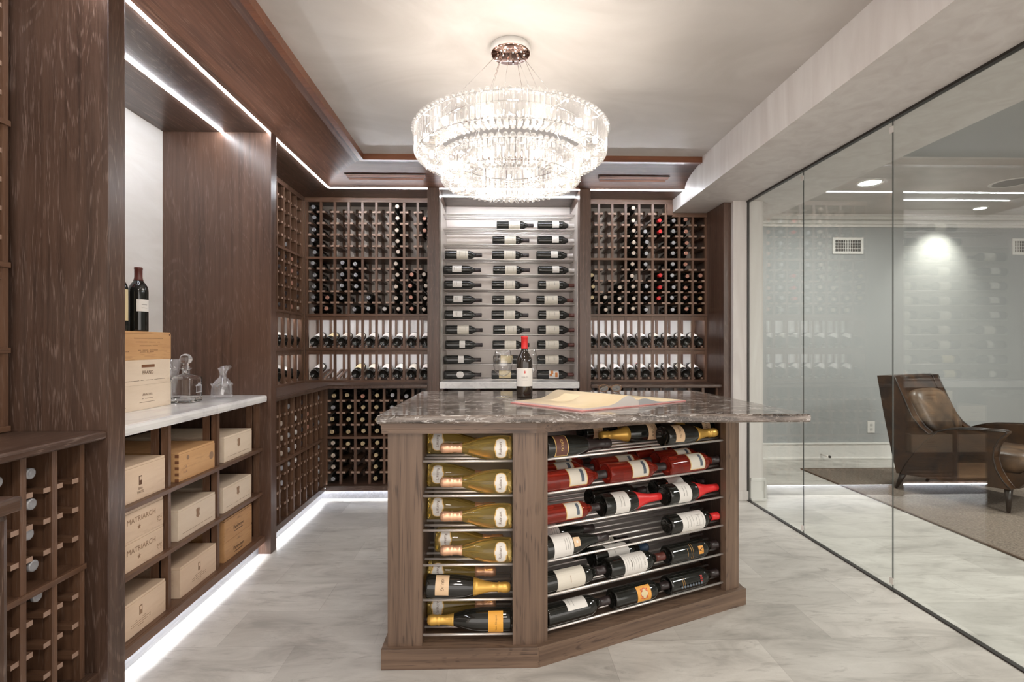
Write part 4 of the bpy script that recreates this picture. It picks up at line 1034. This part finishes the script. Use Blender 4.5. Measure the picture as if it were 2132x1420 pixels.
# ------------------------------------------------------------------ things on the island
ZT = .9268
b = full_bottle('wine_bottle', 'red capped wine bottle standing on the island beside the book', PV, plain('brown_bottle_glass', (.022, .014, .009), .04, spec=.7), 'red', capz=.238)
label_on(b, PB, .058, .145, 1.25, paper_w, a0=-PI/2, text=[('VERITE', .0105, .098)], inkm=grey_ink, marks=[(-.012, .012, .088, .0888)])
mb = MB()
for k_ in range(1): mb.face([(math.cos(-PI/2+x/.0375)*.0388, math.sin(-PI/2+x/.0375)*.0388, y) for x, y in ((0, .118), (.0035, .126), (0, .136), (-.0035, .126))])
mb.build('red_diamond', red_ink, b, recalc=False)
b.location = (.131, 2.481, ZT); b.scale = (1.03, 1.03, .985)
def goblet(label, loc):
    t = thing('wine_glass', label, 'glass', (0, 0, 0), 'wine glasses on the island')
    mb = MB(); mb.lathe([(0, .1), (.012, .102), (.03, .112), (.043, .132), (.0475, .155), (.046, .178), (.041, .203), (.0365, .228), (.0357, .228), (.040, .203), (.045, .178), (.0465, .155), (.042, .133), (.029, .1135), (.011, .1045), (0, .103)], 32)
    mb.build('bowl', goblet_m, t)
    mb = MB(); mb.lathe([(0, .1005), (.0075, .099), (.0042, .088), (.0036, .05), (.0045, .012), (.012, .0055), (.034, .003), (.037, .0015), (.036, 0), (0, 0)], 24); mb.build('stem_and_foot', goblet_m, t)
    t.location = loc; return t
goblet('empty wine glass left of the red capped bottle', (.028, 2.515, ZT))
goblet('empty wine glass half hidden behind the red capped bottle', (.162, 2.665, ZT))
# open book
t = thing('open_book', 'large open picture book with cream pages lying on the granite', 'book', (.336, 2.2, ZT))
A0 = Vector((.323, 1.963, 0)); SP = Vector((.585, 2.129, 0)); RT = Vector((.84, 2.307, 0)); UPV = Vector((-.254, .286, 0))
page_m, pnt, pb = newmat('cream_page'); n_ = noise(pnt, coords(pnt, (8, 8, 8)), 2, 4); pnt.links.new(mixc(pnt, n_, (.70, .54, .33), (.80, .66, .45)), pb.inputs['Base Color']); setp(pb, rough=.5)
page_edge = plain('page_edges', (.62, .58, .55), .6); pink = plain('pink_cover', (.70, .30, .28), .5); greyp = plain('grey_page', (.40, .40, .41), .6)
def hleft(u):   # u from outer edge 0 to spine 1: rises then drops to the spine
    return .010+.004*u+.034*math.exp(-((u-.80)/.20)**2)*(1 if u < .8 else max(0, 1-((u-.8)/.2)**2*.55))
def hright(u): return .006+.020*math.exp(-((u-.10)/.22)**2)+.004*(1-u)
def leaf(a, b_, hf, mats, name, zb=.004, inset=0):
    mb = MB(); n = 20; top, bot = [], []
    for i in range(n+1):
        u = i/n; p = a.lerp(b_, u)
        top.append(((p.x, p.y), ZT+hf(u))); bot.append(((p.x, p.y), ZT+zb))
    for i in range(n):
        for (v0, v1) in ((0, 1),):
            q = []
            P = [top[i], top[i+1]]
            f0 = (P[0][0][0], P[0][0][1], P[0][1]); f1 = (P[1][0][0], P[1][0][1], P[1][1])
            g0 = (f0[0]+UPV.x, f0[1]+UPV.y, f0[2]); g1 = (f1[0]+UPV.x, f1[1]+UPV.y, f1[2])
            b0 = (f0[0], f0[1], ZT+zb); b1 = (f1[0], f1[1], ZT+zb); c0 = (g0[0], g0[1], ZT+zb); c1 = (g1[0], g1[1], ZT+zb)
            mb.mi = 0; f = mb.face([f0, f1, g1, g0]); f.smooth = True
            mb.mi = 1; mb.face([b0, b1, f1, f0]); mb.face([g0, g1, c1, c0]); mb.face([b0, c0, c1, b1])
    mb.mi = 1
    for (q, h) in ((a, hf(0)), (b_, hf(1))):
        mb.face([(q.x, q.y, ZT+zb), (q.x, q.y, ZT+h), (q.x+UPV.x, q.y+UPV.y, ZT+h), (q.x+UPV.x, q.y+UPV.y, ZT+zb)])
    bmesh.ops.remove_doubles(mb.bm, verts=mb.bm.verts, dist=1e-5)
    return mb.build(name, mats, t)
leaf(A0+Vector((.006, .006, 0)), SP, hleft, [page_m, page_edge], 'left_pages')
leaf(SP, RT, hright, [page_m, greyp], 'right_pages')
mb = MB(); c = [A0+Vector((-.004, -.008, 0)), RT+Vector((.006, -.002, 0)), RT+UPV*1.02+Vector((.006, 0, 0)), A0+UPV*1.02+Vector((-.006, 0, 0))]
mb.prism([(SP+Vector((0, -.004, 0)))[:2]] + [c[1][:2], c[2][:2], (SP+UPV*1.02)[:2], c[3][:2], c[0][:2]], ZT+.0002, ZT+.004); mb.build('cover', pink, t)
mb = MB()
def onpage(u, v, e=.0008): p = (A0+Vector((.006, .006, 0))).lerp(SP, u)+UPV*v; return (p.x, p.y, ZT+hleft(u)+e)
for i in range(5):
    u0, u1 = .33+.07*i, .40+.07*i; mb.face([onpage(u0, .55), onpage(u1, .55), onpage(u1, .80), onpage(u0, .80)])
mb.build('page_picture', plain('pale_picture', (.82, .66, .42), .5), t)
# folded reading glasses
t = thing('reading_glasses', 'folded tortoiseshell reading glasses on the island behind the book', 'glasses', (.604, 2.78, ZT))
tort = plain('tortoise_frame', (.20, .11, .06), .2); lens = thin('tinted_lens', (.75, .88, .88), .08, .9)
for sx in (-1, 1):
    mb = MB(); pts = []
    for i in range(20):
        a = 2*PI*i/20; pts.append((.604+sx*.034+.027*math.cos(a), 2.76+.004*math.cos(a), ZT+.0215+.0185*math.sin(a)))
    mb.tube(pts, .0028, 6, closed=True); fr = mb.build('frame', tort, t)
    mb = MB(); mb.face(pts); mb.build('lens', lens, fr)
mb = MB(); mb.tube([(.597, 2.759, ZT+.028), (.604, 2.757, ZT+.032), (.611, 2.759, ZT+.028)], .0026, 6); mb.build('bridge', tort, t)
for sx in (-1, 1):
    mb = MB(); mb.tube([(.604+sx*.061, 2.762, ZT+.032), (.604+sx*.064, 2.775, ZT+.034), (.604+sx*.03, 2.80+.006*sx, ZT+.028), (.604-sx*.03, 2.802+.006*sx, ZT+.018), (.604-sx*.055, 2.80+.006*sx, ZT+.004)], .0026, 6); mb.build('temple_arm', tort, t)

# ------------------------------------------------------------------ chandelier
CHX, CHY = .06, 2.317
ch = thing('chandelier', 'two tier round crystal chandelier hanging from a chrome ceiling plate', 'chandelier', (CHX, CHY, 2.51))
mb = MB(); mb.lathe([(0, 2.5095), (.083, 2.5095), (.086, 2.505), (.088, 2.478), (.083, 2.474), (.0, 2.474)], 40, Matrix.Translation((CHX, CHY, 0)))
canopy = mb.build('canopy', chrome, ch)
mb = MB()
mb.lathe([(.0865, 2.5095), (.0895, 2.5085), (.0895, 2.481), (.0875, 2.479)], 40, Matrix.Translation((CHX, CHY, 0))); mb.build('canopy_rim', white_m, canopy)
rr = random.Random(7)
for i in range(12):
    a = i*2*PI/12+.3; r = .035 if i % 3 == 0 else .062
    mb = MB(); mb.lathe([(0, -.012), (.004, -.010), (.0055, -.005), (.004, 0), (0, 0)], 10, Matrix.Translation((CHX+r*math.cos(a), CHY+r*math.sin(a), 2.474))); mb.build('cap_nut', bright_chrome, canopy)
rings = [(.33, .42, 2.008, 2.118), (.225, .306, 1.898, 1.995)]
for i in range(8):
    a = i*2*PI/8+.2; ri, ro, z0, z1 = rings[0 if i % 2 == 0 else 1]
    rr_ = (ri+ro)/2
    mb = MB(); mb.tube([(CHX+.055*math.cos(a), CHY+.055*math.sin(a), 2.475), (CHX+rr_*math.cos(a), CHY+rr_*math.sin(a), z1)], .0011, 5); mb.build('hanging_wire', bright_chrome, ch)
Tc = Matrix.Translation((CHX, CHY, 0))
def rot(a, r, z): return Matrix.Translation((0, 0, z)) @ Matrix.Rotation(a, 4, 'Z') @ Matrix.Translation((r, 0, 0))
vert, bott, bead, inn = [], [], [], []
for k_, (ri, ro, z0, z1) in enumerate(rings):
    mb = MB()
    for (a_, b_, c_, d_) in ((ro-.006, ro-.003, z1-.004, z1), (ri+.003, ri+.006, z1-.004, z1), (ro-.010, ro-.006, z0+.006, z0+.010), (ri+.006, ri+.010, z0+.006, z0+.010)):
        mb.lathe([(a_, c_), (b_, c_), (b_, d_), (a_, d_), (a_, c_)], 96, Tc, smooth=False)
    for i in range(12):
        a = i*PI/6; M = Tc @ rot(a, (ri+ro)/2, z1-.002)
        x = Matrix(M); c = x @ Vector((0, 0, 0)); ax = (x.to_3x3() @ Vector((1, 0, 0))); ay = x.to_3x3() @ Vector((0, 1, 0))
        mb.obox(c, ax, ay, (0, 0, 1), (ro-ri)/2-.005, .004, .0015)
    fr = mb.build('ring_frame', bright_chrome, ch)
    nb = 12 if k_ == 0 else 8
    for i in range(nb):
        a = (i+.5)*2*PI/nb; mb = MB(); c = Tc @ rot(a, (ri+ro)/2, (z0+z1)/2) @ Vector((0, 0, 0))
        mb.lathe([(0, -.018), (.010, -.013), (.0125, 0), (.010, .013), (0, .018)], 12, Matrix.Translation(c)); mb.build('bulb', bulb_m, ch)
    nv = 120 if k_ == 0 else 88
    for i in range(nv): vert.append((k_, 2*PI*i/nv, ro, z0, z1))
    nbt = 96 if k_ == 0 else 66
    for i in range(nbt): bott.append((k_, 2*PI*i/nbt, (ri+ro)/2, z0, ro-ri))
    nbe = 96 if k_ == 0 else 70
    for i in range(nbe): bead.append((k_, 2*PI*(i+.5)/nbe, ro+.006, z1-.001))
    nin = 76 if k_ == 0 else 52
    for i in range(nin): inn.append((k_, 2*PI*i/nin, ri, z0, z1))
def prism_geo(mb, T, w, h, d):
    # cut crystal bar: six sided with pointed ends, local x outward
    sec = [(-d, -w*.55), (d*.2, -w), (d, -w*.45), (d, w*.45), (d*.2, w), (-d, w*.55)]
    L = []
    for z, s in ((-h, .35), (-h+.008, 1), (h-.008, 1), (h, .35)):
        L.append([mb._v(tuple(T @ Vector((x*s, y*s, z)))) for x, y in sec])
    for A, B in zip(L, L[1:]):
        for j in range(6): mb.bm.faces.new([A[j], A[(j+1) % 6], B[(j+1) % 6], B[j]])
    mb.bm.faces.new(L[0][::-1]); mb.bm.faces.new(L[-1])
def bead_geo(mb, T, r):
    mb.lathe([(0, -r), (r*.75, -r*.45), (r, 0), (r*.75, r*.45), (0, r)], 8, T @ Matrix.Rotation(PI/2, 4, 'Y'), smooth=False)
def many(items, xf, geo, name):
    def near(it): 
        p = Tc @ xf(it) @ Vector((0, 0, 0)); return p.length - (0.0 if it[0] == 0 else .15)
    order = sorted(items, key=near); meshes = {}
    for it in order[:100]:
        if it[0] not in meshes:
            mb = MB(); geo(mb, Matrix.Identity(4), it); meshes[it[0]] = mb.mesh(name, crystal_m)
        o = bpy.data.objects.new(name, meshes[it[0]]); COL.objects.link(o); o.parent = ch
        M = Matrix.Translation((0, 0, -2.51)) @ xf(it); o.matrix_local = M
    if len(order) > 100:
        mb = MB()
        for it in order[100:]: geo(mb, Tc @ xf(it), it)
        o = mb.build(name+'s', crystal_m, ch); o['kind'] = 'stuff'
many(vert, lambda it: rot(it[1], it[2], (it[3]+it[4])/2), lambda mb, T, it: prism_geo(mb, T, .0095, (it[4]-it[3])/2-.006, .0055), 'crystal_bar')
many(bott, lambda it: rot(it[1], it[2], it[3]) @ Matrix.Rotation(PI/2, 4, 'Y'), lambda mb, T, it: prism_geo(mb, T, .0082 if it[0] == 0 else .0085, it[4]/2-.005, .0055), 'bottom_crystal')
many(bead, lambda it: rot(it[1], it[2], it[3]), lambda mb, T, it: bead_geo(mb, T, .0125), 'crystal_bead')
mb = MB()
for it in inn: prism_geo(mb, Tc @ rot(it[1], it[2], (it[3]+it[4])/2), .0095, (it[4]-it[3])/2-.006, .0045)
o = mb.build('inner_crystals', crystal_m, ch); o['kind'] = 'stuff'

# ------------------------------------------------------------------ sitting room beyond the glass
def vent(label, x0, x1, z0, z1, Y=5.27):
    t = thing('air_vent', label, 'vent', ((x0+x1)/2, Y, z0), 'wall vents')
    mb = MB(); mb.box(x0+.02, x1-.02, Y-.004, Y-.001, z0+.02, z1-.02); mb.build('backing', black_m, t)
    mb = MB(); w = .026
    mb.box(x0, x1, Y-.012, Y-.001, z0, z0+w, .002); mb.box(x0, x1, Y-.012, Y-.001, z1-w, z1, .002); mb.box(x0, x0+w, Y-.012, Y-.001, z0+w, z1-w); mb.box(x1-w, x1, Y-.012, Y-.001, z0+w, z1-w)
    mb.build('frame', white_m, t)
    mb = MB(); n = 15
    for i in range(1, n): x = x0+w+(x1-x0-2*w)*i/n; mb.box(x-.0025, x+.0025, Y-.009, Y-.005, z0+w, z1-w)
    for i in range(1, 4): z = z0+w+(z1-z0-2*w)*i/4; mb.box(x0+w, x1-w, Y-.010, Y-.008, z-.002, z+.002)
    mb.build('slats', white_m, t)
vent('white wall vent with dark slots left of the lit spot', 3.46, 3.78, 2.118, 2.287)
vent('white wall vent at the right edge of the picture', 5.36, 5.68, 2.118, 2.287)
t = thing('power_outlet', 'white power outlet low on the far grey wall', 'outlet', (3.866, 5.27, .33))
mb = MB(); mb.box(3.828, 3.904, 5.264, 5.27, .27, .39, .002); mb.build('cover_plate', white_m, t)
for z in (.305, .35):
    mb = MB(); mb.box(3.852, 3.880, 5.262, 5.2645, z-.012, z+.014, .001); mb.build('socket', plain('socket_grey', (.5, .49, .47), .5), t)
t = thing('door_stop', 'small metal door stop on the far baseboard', 'door stop', (3.33, 5.25, .05))
mb = MB(); mb.tube([(3.33, 5.252, .055), (3.345, 5.20, .05), (3.36, 5.17, .048)], .006, 8); mb.build('stem', steel, t)
mb = MB(); mb.tube([(3.36, 5.17, .048), (3.366, 5.155, .047)], .012, 10); mb.build('tip', black_m, t)
def ceil_disc(name, label, cat, x, y, r, ms, nm2):
    t = thing(name, label, cat, (x, y, 2.51)); T = Matrix.Translation((x, y, 2.51))
    mb = MB(); mb.lathe([(r*.82, -.004), (r, -.006), (r*1.02, -.0005)], 32, T); mb.build('trim_ring', white_m, t)
    mb = MB(); mb.lathe([(0, -.0045), (r*.84, -.0045)], 32, T); mb.build(nm2, ms, t)
    return t
ceil_disc('recessed_downlight', 'round lit downlight in the sitting room ceiling', 'light', 3.052, 4.173, .095, lamp_m, 'lens')
ceil_disc('ceiling_speaker', 'large round ceiling speaker grille at the right edge', 'speaker', 4.209, 4.143, .14, plain('speaker_grille', (.3, .29, .28), .7), 'grille')
ceil_disc('sprinkler_disc', 'small round white disc on the sitting room ceiling', 'sprinkler', 4.12, 4.62, .06, white_m, 'cover')  # sprinkler disc
ceil_disc('recessed_downlight', 'small angled spot fitting close to the far wall', 'light', 4.70, 4.93, .06, lamp_m, 'lens')
sp = bpy.data.lights.new('wall_spot', 'SPOT'); sp.energy = 20; sp.spot_size = math.radians(84); sp.spot_blend = 1; sp.color = (1, .95, .84); sp.shadow_soft_size = .03
so = bpy.data.objects.new('wall_spot', sp); COL.objects.link(so); so.location = (4.58, 4.93, 2.44)
so.rotation_euler = (Vector((4.54, 5.27, 1.95))-so.location).to_track_quat('-Z', 'Y').to_euler()
# rug
def rugm():
    m, nt, b = newmat('woven_tan_rug')
    n = noise(nt, coords(nt, (60, 130, 1)), 1, 5, .3, .7); n2 = noise(nt, coords(nt, (3, 9, 1)), 1.2, 3)
    c = ramp(nt, n, [(.32, (.07, .05, .038)), (.52, (.19, .15, .118)), (.68, (.33, .28, .23))])
    c = mixc(nt, ramp(nt, n2, [(.4, 0.0), (.7, .35)]), c, (.20, .15, .115))
    nt.links.new(c, b.inputs['Base Color']); setp(b, rough=.95); bump(nt, b, n, .6, .004); return m
t = thing('woven_rug', 'brown woven rug under the leather armchair', 'rug', (4.4, 3.0, 0))
mb = MB(); mb.box(2.885, 6.2, .4, 4.83, .0005, .010, .002); mb.build('rug_pile', rugm(), t)
mb = MB(); mb.box(2.872, 2.886, .4, 4.845, .0005, .0115, .002); mb.box(2.886, 6.2, 4.831, 4.845, .0005, .0115, .002); mb.build('bound_edge', plain('rug_binding', (.12, .08, .055), .9), t)
# armchair
def leather(name, a, b_, r=.35):
    m, nt, b = newmat(name); n = noise(nt, coords(nt, (1, 1, 1)), 5, 6, .8, .65)
    nt.links.new(ramp(nt, n, [(.35, a), (.55, tuple((x+y)/2*.9 for x, y in zip(a, b_))), (.7, b_)]), b.inputs['Base Color']); setp(b, rough=r); bump(nt, b, n, .15, .01); return m
lth = leather('aged_brown_leather', (.010, .004, .002), (.085, .036, .012)); lth2 = leather('worn_tan_leather', (.025, .013, .007), (.17, .095, .048), .4)
leg_m = plain('black_wood_leg', (.015, .010, .008), .3); pipe_m = plain('dark_leather_piping', (.02, .012, .008), .35)
arm = thing('leather_armchair', 'brown leather armchair with swept arms standing on the rug beyond the glass', 'armchair')
side = [(-.133, .91), (-.05, .915), (.002, .91), (.033, .825), (.07, .735), (.125, .60), (.18, .525), (.24, .475), (.30, .505), (.36, .528), (.42, .541), (.55, .556), (.70, .562), (.70, .548), (.66, .50), (.635, .44), (.628, .37), (.645, .29), (.68, .22), (.725, .165), (.60, .158), (.43, .142), (.20, .132), (.08, .128), (.012, .126), (-.02, .288), (-.08, .60)]
WDT = .66
def loc(x, y, z): return (x, y, z)
def panel(y0, y1, poly, mat, name, bev=.006):
    mb = MB(lambda x, z, y: (x, y, z)); mb.prism(poly, y0, y1, bev); return mb.build(name, mat, arm)
for (y0, y1) in ((0, .085), (WDT-.085, WDT)):
    pn = panel(y0, y1, side, lth, 'side_panel')
    mb = MB(); mb.tube([(x, (y0+y1)/2, z+.004) for x, z in side[7:13]], .008, 6); mb.tube([(x, y0 if y0 == 0 else y1, z) for x, z in side[2:13]], .006, 6); mb.tube([(x, y0 if y0 == 0 else y1, z) for x, z in side[12:20]], .005, 6)
    mb.tube([(.30, y0 if y0 == 0 else y1, .505), (.20, y0 if y0 == 0 else y1, .40), (.10, y0 if y0 == 0 else y1, .25), (.04, y0 if y0 == 0 else y1, .128)], .004, 6)
    mb.build('piping', pipe_m, pn)
panel(.085, WDT-.085, [(-.133, .91), (-.02, .915), (.0, .90), (.12, .55), (.20, .40), (.20, .14), (.012, .126), (-.02, .288), (-.08, .6)], lth, 'backrest', .01)
def pillow(mb, c, a, b_, h, e=.35, R=None, n=28, m=14):
    sg = lambda v, p: math.copysign(abs(v)**p, v)
    rg = []
    for i in range(m+1):
        ph = -PI/2+PI*i/m; ring = []
        for j in range(n):
            th = 2*PI*j/n
            p = Vector((a*sg(math.cos(ph), e*1.2)*sg(math.cos(th), e), b_*sg(math.cos(ph), e*1.2)*sg(math.sin(th), e), h*sg(math.sin(ph), .75)))
            p = (R @ p if R else p)+Vector(c); ring.append(mb._v(tuple(p)))
        rg.append(ring)
    for A, B in zip(rg, rg[1:]):
        for j in range(n):
            f = mb.bm.faces.new([A[j], A[(j+1) % n], B[(j+1) % n], B[j]]); f.smooth = True
    bmesh.ops.remove_doubles(mb.bm, verts=mb.bm.verts, dist=1e-5)
mb = MB(); pillow(mb, (.49, WDT/2, .335), .32, WDT/2-.088, .09); seat = mb.build('seat_cushion', lth2, arm)
panel(.09, WDT-.09, [(.18, .14), (.18, .26), (.74, .26), (.80, .34), (.79, .25), (.735, .165), (.43, .142)], lth, 'front_rail', .008)
mb = MB(); pillow(mb, (.125, WDT/2, .62), .20, WDT/2-.09, .075, .45, Matrix.Rotation(math.radians(64), 3, 'Y'))
mb.build('back_cushion', lth2, arm)
for (x, y, bk) in ((0.0, .03, 1), (0.0, WDT-.17, 1), (.70, .035, 0), (.70, WDT-.035, 0)):
    mb = MB(); z1 = .14 if bk else .17; x1 = x+(.055 if bk else .0)
    mb.tube([(x, y, 0.0), (x1, y, z1)], [.011, .026], 8); mb.build('leg', leg_m, arm)
arm.location = (3.229, 4.137, .0145)
arm.rotation_euler = (0, 0, math.atan2(-.907, .421))
bpy.context.view_layer.update()
